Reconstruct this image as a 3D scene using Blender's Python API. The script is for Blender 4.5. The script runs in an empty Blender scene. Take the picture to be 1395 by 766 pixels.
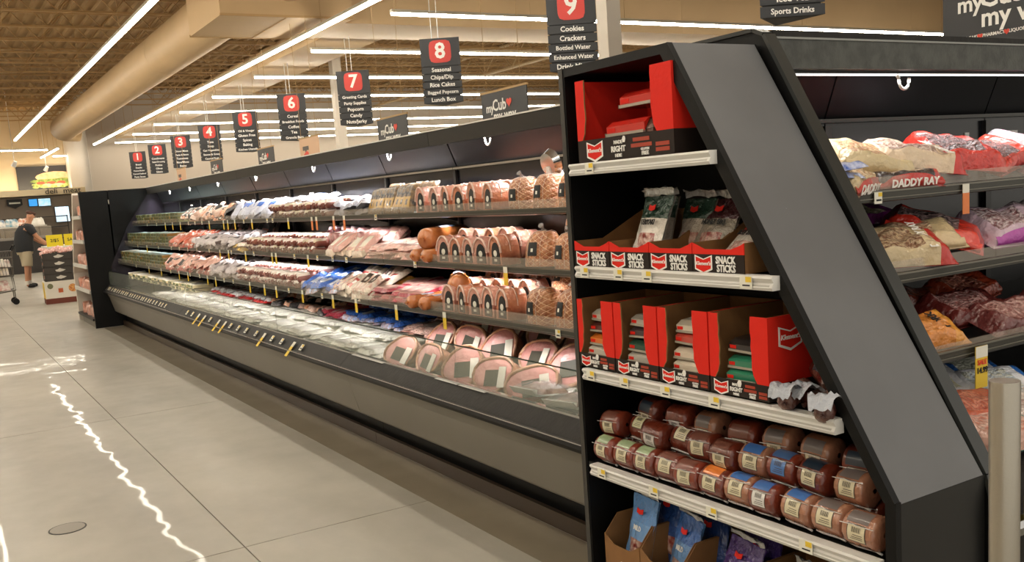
import bpy, math, random
from mathutils import Vector, Matrix, noise
R = math.radians
random.seed(7)
# ------------------------------------------------------------------ camera
sc = bpy.context.scene
COL = sc.collection
cam = bpy.data.objects.new('camera', bpy.data.cameras.new('camera'))
COL.objects.link(cam)
ax_far = Vector((-801, -129, 1297)).normalized()          # world +Y seen in camera space (x right, y down, z forward)
ax_dn = Vector((643, 9045, 1297)); ax_dn = (ax_dn - ax_far * ax_dn.dot(ax_far)).normalized()
ax_rt = ax_dn.cross(ax_far)
if ax_rt.x < 0: ax_rt = -ax_rt
ax_up = -ax_dn
right = Vector((ax_rt.x, ax_far.x, ax_up.x))
up = -Vector((ax_rt.y, ax_far.y, ax_up.y))
back = -Vector((ax_rt.z, ax_far.z, ax_up.z))
cam.matrix_world = Matrix(((right.x, up.x, back.x, 0), (right.y, up.y, back.y, 0), (right.z, up.z, back.z, 1.5), (0, 0, 0, 1)))
cam.data.sensor_width = 36
cam.data.lens = 36 * 1297 / 1395
cam.data.shift_y = 62 / 1395
cam.data.clip_end = 200
cam.data.clip_start = 0.05
sc.camera = cam
# ------------------------------------------------------------------ world, exposure
w = bpy.data.worlds.new('world'); sc.world = w; w.use_nodes = True
w.node_tree.nodes['Background'].inputs[0].default_value = (1.0, 0.93, 0.82, 1)
w.node_tree.nodes['Background'].inputs[1].default_value = 0.55
sc.view_settings.view_transform = 'Standard'
sc.view_settings.look = 'None'
sc.view_settings.gamma = 1
sc.view_settings.exposure = 0.6
sc.view_settings.use_curve_mapping = False
LAMP = 24.0         # store tube emission
CASE_W = 9.5       # watts per metre-ish of case LED
DECKGAIN = 1.0
sc.cycles.max_bounces = 7
sc.cycles.diffuse_bounces = 4
sc.cycles.glossy_bounces = 4
sc.cycles.transmission_bounces = 6
sc.cycles.transparent_max_bounces = 8
sc.cycles.use_denoising = True
sc.cycles.sample_clamp_indirect = 4
sc.cycles.caustics_reflective = False
sc.cycles.caustics_refractive = False

# ------------------------------------------------------------------ materials
MATS = {}
def srgb(c):
    if isinstance(c, str):
        c = [int(c[i:i+2], 16) / 255 for i in (0, 2, 4)]
    return tuple(((x / 12.92) if x <= .04045 else ((x + .055) / 1.055) ** 2.4) for x in c) + (1,)
def mat(name, col, rough=.5, metal=0, coat=0, bump=0, bscale=30, var=0, vscale=8, col2=None, emit=0, spec=.5, rnd=0, coatbump=0, alpha=1):
    if name in MATS: return MATS[name]
    m = bpy.data.materials.new(name); m.use_nodes = True
    nt = m.node_tree; n = nt.nodes; l = nt.links; b = n['Principled BSDF']
    c = srgb(col); b.inputs['Base Color'].default_value = c
    b.inputs['Roughness'].default_value = rough; b.inputs['Metallic'].default_value = metal
    b.inputs['Specular IOR Level'].default_value = spec
    b.inputs['Coat Weight'].default_value = coat; b.inputs['Coat Roughness'].default_value = .08
    tc = None
    if bump or var or col2: tc = n.new('ShaderNodeTexCoord')
    src = None
    if var or col2:
        nz = n.new('ShaderNodeTexNoise'); nz.inputs['Scale'].default_value = vscale; nz.inputs['Detail'].default_value = 4
        l.new(tc.outputs['Object'], nz.inputs['Vector'])
        mx = n.new('ShaderNodeMix'); mx.data_type = 'RGBA'
        mx.inputs[6].default_value = c
        mx.inputs[7].default_value = srgb(col2) if col2 else tuple(max(0, x * (1 - var)) for x in c[:3]) + (1,)
        rp = n.new('ShaderNodeValToRGB'); rp.color_ramp.elements[0].position = .38; rp.color_ramp.elements[1].position = .62
        l.new(nz.outputs[0], rp.inputs[0]); l.new(rp.outputs[0], mx.inputs[0]); src = mx.outputs[2]
        l.new(src, b.inputs['Base Color'])
    if rnd:
        oi = n.new('ShaderNodeObjectInfo'); mr = n.new('ShaderNodeMapRange'); mr.inputs[3].default_value = 1 - rnd; mr.inputs[4].default_value = 1 + rnd
        l.new(oi.outputs['Random'], mr.inputs[0])
        hs = n.new('ShaderNodeHueSaturation'); l.new(mr.outputs[0], hs.inputs['Value'])
        if src: l.new(src, hs.inputs['Color'])
        else: hs.inputs['Color'].default_value = c
        l.new(hs.outputs[0], b.inputs['Base Color'])
    if bump:
        nb = n.new('ShaderNodeTexNoise'); nb.inputs['Scale'].default_value = bscale; nb.inputs['Detail'].default_value = 3
        l.new(tc.outputs['Object'], nb.inputs['Vector'])
        bp = n.new('ShaderNodeBump'); bp.inputs['Strength'].default_value = bump; bp.inputs['Distance'].default_value = .02
        l.new(nb.outputs[0], bp.inputs['Height']); l.new(bp.outputs[0], b.inputs['Normal'])
        if coat: l.new(bp.outputs[0], b.inputs['Coat Normal'])
    if emit:
        b.inputs['Emission Color'].default_value = c; b.inputs['Emission Strength'].default_value = emit
    if alpha < 1: b.inputs['Alpha'].default_value = alpha
    MATS[name] = m
    return m
def film(name, col, **k):     # printed or see-through plastic film: glossy and wrinkled
    k.setdefault('rough', .35); k.setdefault('coat', .8); k.setdefault('bump', .5); k.setdefault('bscale', 45)
    return mat(name, col, **k)
black = mat('black_powder_coat', '0b0b0b', .45, spec=.25, bump=.05, bscale=300)
blackg = mat('black_gloss_panel', '101116', .22, bump=.02, bscale=40)
charcoal = mat('charcoal_scuffed_plastic', '272522', .55, spec=.25, var=.35, vscale=14, bump=.1, bscale=60)
shelfblk = mat('black_shelf_metal', '1c1c1b', .3)
channel = mat('dark_olive_price_channel', '3b3a33', .35)
greyp = mat('grey_laminate_panel', '6a6b6d', .36, var=.12, vscale=3)
beigep = mat('warm_grey_case_panel', '7c776d', .4, var=.08, vscale=2)
kickm = mat('brown_kick_plate', '3a2c1f', .35)
chrome = mat('chrome_trim', 'c8c8c8', .15, 1)
steel = mat('brushed_steel', 'b5afa2', .32, .9, bump=.05, bscale=200)
whitestrip = mat('white_price_rail', 'd8d6d0', .4)
wallm = mat('beige_painted_wall', 'b9ad9e', .8, bump=.05, bscale=60)
wallside = mat('lit_side_wall_tone', 'cfc8bd', .8)  # side face coloured lighter for the light falling on it
ductm = mat('cream_painted_duct', 'c4a67c', .55, var=.08, vscale=.7)
deckm = mat('tan_painted_deck', 'a98a5e', .8, var=.12, vscale=.8)
joistm = mat('tan_painted_steel', 'b08f60', .6)
colm = mat('white_painted_column', 'd9d0c3', .6)
signb = mat('charcoal_sign_board', '2e2f32', .5)
signred = mat('red_number_plate', 'cf3a30', .45)
white = mat('white_print', 'f2f0ea', .5)
heartm = mat('red_heart_print', 'e0452f', .5)
yellow = mat('yellow_price_tag', 'e8c53a', .55)
orange = mat('orange_price_tag', 'e0824a', .55)
paper = mat('white_paper_tag', 'e6e4d6', .6)
tagblk = mat('black_print', '1a1a1a', .6)
cardred = mat('red_cardboard', 'd9291c', .6, bump=.05, bscale=80, spec=.2)
cardblk = mat('black_printed_cardboard', '2a221e', .55, spec=.2)
cardbrown = mat('brown_cardboard', '8a6137', .75, var=.1, vscale=20)
bannertan = mat('peach_banner', 'd8b393', .6)
tube = mat('lamp_tube', 'fff6e4', .5, emit=LAMP)
caseled = mat('case_led_strip', 'fff8f0', .5, emit=2.5)
houseM = mat('lamp_housing', 'c9c2b2', .5)
def glass(name, tint, ratio, rough=.02, extra=.0):
    m = bpy.data.materials.new(name); m.use_nodes = True; nt = m.node_tree; n = nt.nodes; l = nt.links
    for x in list(n): n.remove(x)
    o = n.new('ShaderNodeOutputMaterial'); t = n.new('ShaderNodeBsdfTransparent'); t.inputs[0].default_value = srgb(tint)
    g = n.new('ShaderNodeBsdfGlossy'); g.inputs['Roughness'].default_value = rough
    f = n.new('ShaderNodeFresnel'); f.inputs[0].default_value = 1.5
    a = n.new('ShaderNodeMath'); a.operation = 'MULTIPLY_ADD'; a.inputs[1].default_value = ratio; a.inputs[2].default_value = extra
    l.new(f.outputs[0], a.inputs[0])
    mx = n.new('ShaderNodeMixShader'); l.new(a.outputs[0], mx.inputs[0]); l.new(t.outputs[0], mx.inputs[1]); l.new(g.outputs[0], mx.inputs[2])
    l.new(mx.outputs[0], o.inputs[0]); MATS[name] = m
    return m
def haze(name, tint, amt):    # slightly milky see-through plastic
    m = bpy.data.materials.new(name); m.use_nodes = True; nt = m.node_tree; n = nt.nodes; l = nt.links
    b = n['Principled BSDF']; b.inputs['Base Color'].default_value = srgb(tint); b.inputs['Roughness'].default_value = .12
    b.inputs['Alpha'].default_value = amt; b.inputs['Coat Weight'].default_value = .6
    MATS[name] = m; return m
paneg = haze('case_front_glass', 'c9d2c4', .17)  # pale haze stands in for the ceiling reflected in the pane
acryl = haze('clear_acrylic_lip', 'cfc4b4', .2)
clearf = haze('clear_film', 'e8e8ea', .28)

# ------------------------------------------------------------------ mesh builder
class MB:
    def __init__(s): s.v = []; s.f = []; s.m = []; s.s = []
    def add(s, vs, fs, mi=0, sm=False, M=None):
        o = len(s.v)
        s.v += [tuple(M @ Vector(v)) if M else tuple(v) for v in vs]
        for f in fs: s.f.append([o + i for i in f]); s.m.append(mi); s.s.append(sm)
        return s
    def box(s, a, b, mi=0, M=None):
        x0, y0, z0 = a; x1, y1, z1 = b
        return s.add([(x0,y0,z0),(x1,y0,z0),(x1,y1,z0),(x0,y1,z0),(x0,y0,z1),(x1,y0,z1),(x1,y1,z1),(x0,y1,z1)],
              [(0,3,2,1),(4,5,6,7),(0,1,5,4),(1,2,6,5),(2,3,7,6),(3,0,4,7)], mi, False, M)
    def cbox(s, c, d, mi=0, M=None):
        return s.box([c[i]-d[i]/2 for i in range(3)], [c[i]+d[i]/2 for i in range(3)], mi, M)
    def prism(s, pts, c0, c1, axis='y', mi=0, M=None, sm=False):
        n = len(pts)
        def P(p, c): return {'y': (p[0], c, p[1]), 'x': (c, p[0], p[1]), 'z': (p[0], p[1], c)}[axis]
        vs = [P(p, c0) for p in pts] + [P(p, c1) for p in pts]
        s.add(vs, [(i, (i+1) % n, n+(i+1) % n, n+i) for i in range(n)], mi, sm, M)
        return s.add(vs, [tuple(range(n)), tuple(range(2*n-1, n-1, -1))], mi, False, M)
    def tube(s, pts, r, n=6, mi=0, sm=True, M=None, caps=True):
        pts = [Vector(p) for p in pts]; rs = r if isinstance(r, (list, tuple)) else [r]*len(pts)
        vs = []
        for i, p in enumerate(pts):
            d = (pts[min(i+1, len(pts)-1)] - pts[max(i-1, 0)]).normalized()
            a = d.cross(Vector((0, 0, 1)) if abs(d.z) < .9 else Vector((1, 0, 0))).normalized(); b = d.cross(a)
            vs += [p + (a*math.cos(t*2*math.pi/n) + b*math.sin(t*2*math.pi/n))*rs[i] for t in range(n)]
        fs = [(i*n+t, i*n+(t+1) % n, (i+1)*n+(t+1) % n, (i+1)*n+t) for i in range(len(pts)-1) for t in range(n)]
        s.add(vs, fs, mi, sm, M)
        if caps: s.add(vs, [tuple(range(n))[::-1], tuple(range((len(pts)-1)*n, len(pts)*n))], mi, False, M)
        return s
    def grid(s, fn, nu, nv, mi=0, sm=True, M=None, cu=False):
        vs = [fn(i/nu, j/nv) for i in range(nu + (0 if cu else 1)) for j in range(nv+1)]
        k = nv+1; c = nu if cu else nu+1
        fs = [(i*k+j, ((i+1) % c)*k+j, ((i+1) % c)*k+j+1, i*k+j+1) for i in range(nu) for j in range(nv)]
        return s.add(vs, fs, mi, sm, M)
    def mesh(s, name, mats):
        me = bpy.data.meshes.new(name); me.from_pydata(s.v, [], s.f)
        for m in (mats if isinstance(mats, (list, tuple)) else [mats]): me.materials.append(m)
        me.polygons.foreach_set('material_index', s.m); me.polygons.foreach_set('use_smooth', s.s)
        me.update(); return me
    def obj(s, name, mats, parent=None, loc=None):
        return link(name, s.mesh(name, mats), parent, loc)
def link(name, data, parent=None, loc=None, rot=None):
    o = bpy.data.objects.new(name, data); COL.objects.link(o)
    if parent: o.parent = parent
    if loc is not None: o.location = loc
    if rot is not None: o.rotation_euler = rot
    return o
def tag(o, label, cat, group=None):
    o['label'] = label; o['category'] = cat
    if group: o['group'] = group
    return o
def root(name, label, cat, loc=(0, 0, 0), rot=(0, 0, 0), group=None):
    o = link(name, None, None, loc, rot); o.empty_display_size = .05
    return tag(o, label, cat, group)
def struct(o): o['kind'] = 'structure'; return o
KIDS = {}
def kids_of(o):
    return KIDS.get(o.name, [])
def par(name, data, parent, loc=None, rot=None):
    o = link(name, data, parent, loc, rot); KIDS.setdefault(parent.name, []).append(o); return o
PROTO_USED = set()
def place(proto, loc, rot, label, cat, group=None, scale=None):
    """first call uses the prototype itself, later calls copy it with its parts and sub-parts"""
    if proto.name not in PROTO_USED:
        PROTO_USED.add(proto.name); o = proto
    else:
        o = proto.copy(); COL.objects.link(o)
        for c in kids_of(proto):
            d = c.copy(); COL.objects.link(d); d.parent = o
            for g in kids_of(c):
                e = g.copy(); COL.objects.link(e); e.parent = d
    o.location = loc; o.rotation_euler = rot
    if scale: o.scale = scale if isinstance(scale, (tuple, list)) else (scale,)*3
    return tag(o, label, cat, group)
TXT = {}
def text_mesh(s, size, m, bold=.0, ext=.0008, wide=1.0, shear=0):
    key = (s, size, m.name, bold, wide, shear)
    if key in TXT: return TXT[key]
    cu = bpy.data.curves.new('lettering', 'FONT'); cu.body = s; cu.size = size; cu.extrude = ext; cu.offset = bold*size
    cu.resolution_u = 2; cu.align_x = 'CENTER'; cu.align_y = 'CENTER'; cu.shear = shear
    o = bpy.data.objects.new('t', cu); COL.objects.link(o)
    dg = bpy.context.evaluated_depsgraph_get(); me = bpy.data.meshes.new_from_object(o.evaluated_get(dg))
    bpy.data.objects.remove(o); bpy.data.curves.remove(cu)
    if wide != 1: me.transform(Matrix.Diagonal((wide, 1, 1, 1)))
    me.name = 'lettering'; me.materials.clear(); me.materials.append(m); TXT[key] = me
    return me
def lettering(s, size, m, parent, loc, rot, **k):
    o = par('lettering', text_mesh(s, size, m, **k), parent, loc, rot); return o
FACE_NX = (R(90), 0, R(-90))     # text on a face that looks towards -X
FACE_NY = (R(90), 0, 0)          # towards -Y
ORD = ['first','second','third','fourth','fifth','sixth','seventh','eighth','ninth','tenth','eleventh','twelfth','thirteenth','fourteenth','fifteenth','sixteenth','seventeenth','eighteenth','nineteenth','twentieth']
# ------------------------------------------------------------------ the room
def floor_mat():
    m = bpy.data.materials.new('polished_concrete'); m.use_nodes = True; nt = m.node_tree; n = nt.nodes; l = nt.links; b = n['Principled BSDF']
    tc = n.new('ShaderNodeTexCoord')
    mp = n.new('ShaderNodeMapping'); mp.inputs['Scale'].default_value = (.9, .5, 1); l.new(tc.outputs['Object'], mp.inputs[0])
    n1 = n.new('ShaderNodeTexNoise'); n1.inputs['Scale'].default_value = 1.2; n1.inputs['Detail'].default_value = 7; n1.inputs['Roughness'].default_value = .6; l.new(mp.outputs[0], n1.inputs['Vector'])
    rp = n.new('ShaderNodeValToRGB'); rp.color_ramp.elements[0].position = .3; rp.color_ramp.elements[1].position = .7
    rp.color_ramp.elements[0].color = srgb('928d82'); rp.color_ramp.elements[1].color = srgb('b3aea2'); l.new(n1.outputs[0], rp.inputs[0])
    l.new(rp.outputs[0], b.inputs['Base Color'])
    b.inputs['Roughness'].default_value = .38
    b.inputs['Coat Weight'].default_value = .11; b.inputs['Coat Roughness'].default_value = .03
    n2 = n.new('ShaderNodeTexNoise'); n2.inputs['Scale'].default_value = 2.0; n2.inputs['Detail'].default_value = 1.6; n2.inputs['Roughness'].default_value = .35; l.new(tc.outputs['Object'], n2.inputs['Vector'])
    bp = n.new('ShaderNodeBump'); bp.inputs['Strength'].default_value = .22; bp.inputs['Distance'].default_value = .02; l.new(n2.outputs[0], bp.inputs['Height'])
    l.new(bp.outputs[0], b.inputs['Coat Normal'])
    n3 = n.new('ShaderNodeTexNoise'); n3.inputs['Scale'].default_value = 6; l.new(tc.outputs['Object'], n3.inputs['Vector'])
    mr = n.new('ShaderNodeMapRange'); mr.inputs[3].default_value = .3; mr.inputs[4].default_value = .5; l.new(n3.outputs[0], mr.inputs[0]); l.new(mr.outputs[0], b.inputs['Roughness'])
    return m
FL = floor_mat()
jointm = mat('dark_joint', '5d564a', .8)
fl = struct(MB().box((-9, -3, -.06), (32, 56, -.012)).obj('floor', jointm))
xs = [-9, -5.87, -2.42, 1.035, 2.24, 7.9, 11.4, 15, 20, 32]
ys = [-3, .72, 4.17, 7.63, 11.1, 14.55, 18, 21.5, 25, 28.5, 32, 39, 46, 56]
for i in range(len(xs)-1):
    for j in range(len(ys)-1):
        g = .003
        MB().box((xs[i]+g, ys[j]+g, -.03), (xs[i+1]-g, ys[j+1]-g, 0)).obj('slab', FL, fl)
border = mat('worn_border_strip', '857a68', .45, var=.15, vscale=3, coat=.4)
MB().box((1.95, 2.69, .0002), (2.21, 14.2, .0012)).obj('worn_strip', border, fl)['label'] = 'darker unpolished strip of floor in front of the case'
dr = root('floor_drain_cover', 'round grey metal cover plate set in the polished floor', 'drain cover', (.407, 5.06, 0))
MB().tube([(0,0,-.01),(0,0,.002)], .088, 24).obj('rim', mat('dark_rim', '1b1a18', .5), dr)
MB().tube([(0,0,-.01),(0,0,.003)], .08, 24, sm=False).obj('plate', mat('grey_cover', '8b857a', .4, .3), dr)

# ceiling: corrugated deck, joists
mb = MB(); pts = []
x = -10.0
while x < 32:
    pts += [(x, 7.0), (x+.13, 7.0), (x+.17, 6.93), (x+.27, 6.93), (x+.3, 7.0)]; x += .3
vs = [(p[0], c, p[1]) for c in (-3, 56) for p in pts]; n = len(pts)
mb.add(vs, [(i, i+1, n+i+1, n+i) for i in range(n-1)])
ceil = struct(mb.obj('ceiling', deckm))
def joist_mesh():
    mb = MB(); L0, L1 = -10, 32
    for z0, z1 in ((6.16, 6.20), (6.86, 6.91)):
        mb.box((L0, -.05, z0), (L1, -.012, z1)); mb.box((L0, .012, z0), (L1, .05, z1))
    x = L0; k = 0
    while x < L1-.6:
        a, b = ((x, 0, 6.2), (x+.6, 0, 6.87)) if k % 2 == 0 else ((x, 0, 6.87), (x+.6, 0, 6.2))
        mb.tube([a, b], .016, 4, caps=False); x += .6; k += 1
    return mb.mesh('joist', joistm)
jm = joist_mesh()
yy = 1.0
while yy < 50: link('joist', jm, ceil, (0, yy, 0)); yy += 1.92
brm = MB()
for y in range(0, 50, 2): brm.tube([(0, y, 6.2), (0, y+1.9, 6.86)], .012, 4, caps=False); brm.tube([(0, y, 6.86), (0, y+1.9, 6.2)], .012, 4, caps=False)
brm = brm.mesh('cross_brace', joistm)
for x in (-6, -1.6, 2.2, 13, 19, 25): link('cross_brace', brm, ceil, (x, 0, 0))
def girder(x):
    mb = MB(); mb.box((x-.12, -3, 6.0), (x+.12, 46, 6.05)); mb.box((x-.12, -3, 6.85), (x+.12, 46, 6.9))
    for k in range(24):
        y = -3+k*2; mb.tube([(x, y, 6.05), (x, y+1, 6.85), (x, y+2, 6.05)], .03, 4)
    struct(mb.obj('trim_1' if x < 12 else 'trim_2', mat('cream_girder', 'c4ab84', .6)))
girder(10.9); girder(19.5)
# walls
wb = struct(MB().box((6.4, 44.5, 0), (32, 44.7, 7.1)).obj('wall_back', wallm))
struct(MB().box((6.38, 44.5, 0), (6.4, 58, 7.1)).obj('wall_recess', wallside))
struct(MB().box((-9.2, 52, 0), (6.4, 52.2, 7.1)).obj('wall_deli', mat('tan_wall', 'c8b596', .8)))
struct(MB().box((-9.2, -3, 0), (-9, 52, 7.1)).obj('wall_left', wallm))
struct(MB().box((32, -3, 0), (32.2, 56, 7.1)).obj('wall_right', wallm))

# big round duct, plenum box, trunk ducts
d = root('spiral_duct', 'long round cream duct running under the joists towards the deli', 'duct')
r0 = .5; DX, DZ = 5.4, 5.28
for k in range(5):
    y0 = 18.985 + k*4.8
    MB().tube([(DX, y0, DZ), (DX, y0+4.79, DZ)], r0, 32, caps=False).obj('duct_section', ductm, d)
    MB().tube([(DX, y0+4.77, DZ), (DX, y0+4.81, DZ)], r0+.01, 32, caps=False).obj('seam_band', ductm, d)
MB().tube([(DX, 43, DZ), (DX+.02, 43.4, DZ), (DX+.12, 43.65, DZ), (DX+.35, 43.8, DZ), (DX+.62, 43.85, DZ)], r0, 32).obj('duct_elbow', ductm, d)
d = root('duct_plenum_box', 'boxy cream duct plenum at the near end of the round duct', 'duct')
MB().box((4.78, 16.8, 4.8), (7.2, 18.98, 6.12)).obj('box_body', ductm, d)
MB().box((4.77, 16.78, 4.79), (7.2, 16.82, 4.83)).box((4.77, 18.94, 4.79), (7.2, 18.98, 4.83)).box((5.95, 16.8, 4.79), (5.98, 18.96, 4.8)).obj('flange', joistm, d)
MB().tube([(6.0, 16.9, 5.55), (6.0, 15.5, 5.57), (6.0, 11.5, 5.57)], .48, 28).obj('round_branch', ductm, d)
d = root('trunk_duct', 'wide rectangular cream duct crossing above the front row of lamps', 'duct')
for k in range(5):
    MB().box((7.22+k*4.2, 17.3, 4.82), (7.22+k*4.2+4.197, 18.9, 6.12)).obj('duct_section', ductm, d)
d = root('branch_duct', 'rectangular duct running back from the trunk duct beside a lamp row', 'duct')
for k in range(5):
    MB().box((7.45, 18.92+k*5, 4.86), (8.8, 18.92+k*5+4.997, 5.2)).obj('duct_section', ductm, d)
# columns
for i, (x, y, lb) in enumerate(((9.35, 12.0, 'white square steel column right of the aisle nine sign'), (10.3, 25.6, 'white square steel column behind the aisle seven sign'))):
    c = MB().box((-.13, -.13, 0), (.13, .13, 6.9)).mesh('column', colm)
    o = tag(link('column', c, None, (x, y, 0)), lb, 'column')
# lamps
def lamp_row(p0, p1, seg, label, group='ceiling lamp rows', drop=6.94, wires=True):
    p0, p1 = Vector(p0), Vector(p1); L = (p1-p0).length; d = (p1-p0)/L
    o = root('linear_lamp', label, 'ceiling lamp', p0, (0, 0, math.atan2(d.y, d.x)), group)
    MB().box((0, -.05, .02), (L, .05, .07)).obj('lamp_housing', houseM, o)
    n = max(1, round(L/seg)); s = L/n
    dm = MB().prism([(-.036, .02), (-.036, -.012), (-.02, -.026), (.02, -.026), (.036, -.012), (.036, .02)], .012, s-.012, 'x').mesh('lamp_diffuser', tube)
    for k in range(n): link('lamp_diffuser', dm, o, (k*s, 0, 0))
    if wires:
        wm = MB().tube([(0, 0, .07), (0, 0, drop-p0.z)], .006, 4).mesh('hanging_wire', joistm)
        for k in range(0, n+1, 2 if n > 3 else 1): link('hanging_wire', wm, o, (min(L-.1, max(.1, k*s)), 0, 0))
    return o
ZL = 4.62
lamp_row((.5, -2, ZL), (.5, 38, ZL), 2.45, 'lamp row overhead at the left, mostly above the picture')
lamp_row((-2.3, -2, ZL), (-2.3, 38, ZL), 2.45, 'added lamp row overhead outside the picture, second from the left')  # this row and the next are unseen, added for more light
lamp_row((-5.1, -2, ZL), (-5.1, 38, ZL), 2.45, 'added lamp row overhead outside the picture, farthest to the left')
lamp_row((3.33, -2, ZL), (3.33, 40.3, ZL), 2.45, 'long lamp row at the upper left, left of the round duct')
lamp_row((6.56, 2, ZL), (6.56, 43.8, ZL), 2.45, 'long lamp row running to the back between the round duct and the aisle signs')
wh = ['nearest','second nearest','third nearest','fourth nearest','fifth nearest','sixth nearest','seventh nearest','farthest']
for i in range(8):
    y = 7.26*(2.11+.546*i)
    lamp_row((7.27, y, ZL), (25 if i == 0 else 27, y, ZL), 2.45, wh[i]+' of the lamp rows that cross above the aisle signs')
lamp_row((-3, 44.2, ZL), (5.0, 46.0, ZL), 2.4, 'lamp row crossing in front of the deli at far left')
lamp_row((5.25, 51.3, ZL), (5.35, 45.5, ZL), 2.4, 'short lamp row pointing at the sandwich picture')
lamp_row((5.75, 51.2, 4.66), (6.36, 51.2, 4.66), 2.4, 'short lamp above the sandwich picture')
for k, (x, y) in enumerate(((3.6, 45.3), (5.3, 50.2))):
    o = root('track_spotlight', ['small white spotlight hanging left of the sandwich picture', 'small white spotlight hanging over the sandwich picture'][k], 'spotlight', (x, y, 4.0))
    MB().tube([(0, 0, .12), (0, 0, 2.96)], .015, 6).obj('stem', white, o)
    MB().tube([(.05, -.03, .14), (-.06, .05, -.06)], [.07, .1], 10).obj('lamp_head', white, o)
# ---- aisle signs: three sided hanging boards
AIS = {1: ['Bread', 'Snacks', 'Peanut Butter', 'Canned Seafood', 'Pasta Sauce'], 2: ['Condiments', 'Salad Dressing', 'Pickles', 'Olives', 'Ethnic'], 3: ['Dinner Mixes', 'Pasta & Sauce', 'Tomatoes', 'Rice/Mixes', 'Beans'],
       4: ['Tuna', 'Soup', 'Can Vegetables', 'Sauces & Gravy', 'Canned Fruit'], 5: ['Oil & Vinegar', 'Gluten Free', 'Spices', 'Baking', 'Kitchen Utensils'], 6: ['Cereal', 'Breakfast Foods', 'Coffee', 'Tea', 'Granola Bars'],
       7: ['Greeting Cards', 'Party Supplies', 'Popcorn', 'Candy', 'Nuts/Jerky'], 8: ['Seasonal', 'Chips/Dip', 'Rice Cakes', 'Bagged Popcorn', 'Lunch Box'], 9: ['Cookies', 'Crackers', 'Bottled Water', 'Enhanced Water', 'Drink Mixes'],
       10: ['Soda', 'Juice', 'Seltzer', 'Iced Tea', 'Sports Drinks']}
S = .67
tri = [(0, 0), (S*math.cos(R(-30)), S*math.sin(R(-30))), (S*math.cos(R(30)), S*math.sin(R(30)))]
head_m = MB().prism(tri, .62, 1.08, 'z').mesh('number_board', signb)
ctri = [(p[0]*.965+.012, p[1]*.965) for p in tri]
slat_m = MB().prism(tri, .006, .114, 'z').mesh('category_board', signb)
core_m = MB().prism([(p[0]*.9+.035, p[1]*.9) for p in tri], 0.002, .63, 'z').mesh('core', tagblk)
pl = MB(); nn = 24
sq = []
for k in range(nn):
    a = 2*math.pi*k/nn; c, s_ = math.cos(a), math.sin(a); q = (abs(c)**5+abs(s_)**5)**(-1/5); sq.append((c*q*.185, s_*q*.185))
pl.prism(sq, 0, .006, 'z'); plate_m = pl.mesh('number_plate', signred)
wiresg = MB().tube([(.3, .12, 1.08), (.3, .12, 2.1)], .008, 4).tube([(.3, -.12, 1.08), (.3, -.12, 2.1)], .008, 4).mesh('hanging_wire', white)
for nsg in range(1, 11):
    y = 7.6*(1.94 + (8-nsg)*.507) + .15
    o = root('aisle_sign', 'hanging three-sided dark sign for aisle %d, %s on its lowest board' % (nsg, AIS[nsg][4]), 'aisle sign', (7.55, y, 3.05), (0, 0, 0), 'aisle signs')
    hb = par('number_board', head_m, o); par('core', core_m, o); par('hanging_wire', wiresg, o)
    for side in (0, 1):
        ang = -30 if side == 0 else 90
        base = Vector((0, 0, 0)) if side == 0 else Vector((tri[1][0], tri[1][1], 0))
        dv = Vector((math.cos(R(ang)), math.sin(R(ang)), 0)); nv = Vector((math.sin(R(ang)), -math.cos(R(ang)), 0))
        rot = (R(90), 0, R(ang))
        if side and nsg < 8: continue
        q = par('number_plate', plate_m, hb, base+dv*S/2+nv*.001+Vector((0, 0, .86)), rot)
        t = par('number', text_mesh(str(nsg), .36, white, bold=.025), hb, base+dv*S/2+nv*.009+Vector((0, 0, .86)), rot)
    for k in range(5):
        s_ = par('category_board', slat_m, o, (0, 0, .496-k*.124))
        tx = AIS[nsg][k]; sz = .096 if len(tx) < 12 else .08
        par('lettering', text_mesh(tx, sz, white, bold=.022), s_, Vector((math.cos(R(-30)), math.sin(R(-30)), 0))*S/2+Vector((math.sin(R(-30)), -math.cos(R(-30)), 0))*.002+Vector((0, 0, .06)), (R(90), 0, R(-30)))
# ---- hanging banners
def heart(sz):
    pts = []
    for k in range(26):
        t = 2*math.pi*k/26; pts.append((sz*(16*math.sin(t)**3)/16, sz*(13*math.cos(t)-5*math.cos(2*t)-2*math.cos(3*t)-math.cos(4*t))/16))
    return MB().prism(pts, 0, .002, 'z')
hm = heart(.06).mesh('heart', heartm); hms = heart(.02).mesh('heart', heartm)
bm = MB().box((-.006, -.53, -.78), (.006, .53, 0)).mesh('banner_sheet', signb)
bmt = MB().box((-.006, -.5, -.75), (.006, .5, 0)).mesh('banner_sheet', bannertan)
rodm = MB().box((-.012, -.55, -.005), (.012, .55, .02)).tube([(0, .4, .02), (0, .4, 4.22)], .004, 4).tube([(0, -.4, .02), (0, -.4, 4.22)], .004, 4).mesh('hanging_rail', joistm)
rods = MB().box((-.012, -.55, -.005), (.012, .55, .02)).tube([(0, .4, .02), (0, .4, 2.09)], .004, 4).tube([(0, -.4, .02), (0, -.4, 2.09)], .004, 4).mesh('hanging_rail', joistm)
BN = [(3.68, 'c', 'dark slogan banner at the right edge above the nearer case'), (10.1, 'c', 'dark slogan banner under aisle eight and nine signs'), (13.35, 'c', 'dark slogan banner right of the aisle seven sign'),
      (17.0, 't', 'peach banner with a red and black emblem, right of aisle six sign'), (19.6, 'c', 'dark slogan banner below the aisle six sign'), (23.5, 'c', 'small dark slogan banner below the aisle five sign'), (27.2, 't', 'small peach banner below the aisle four sign')]
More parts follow.
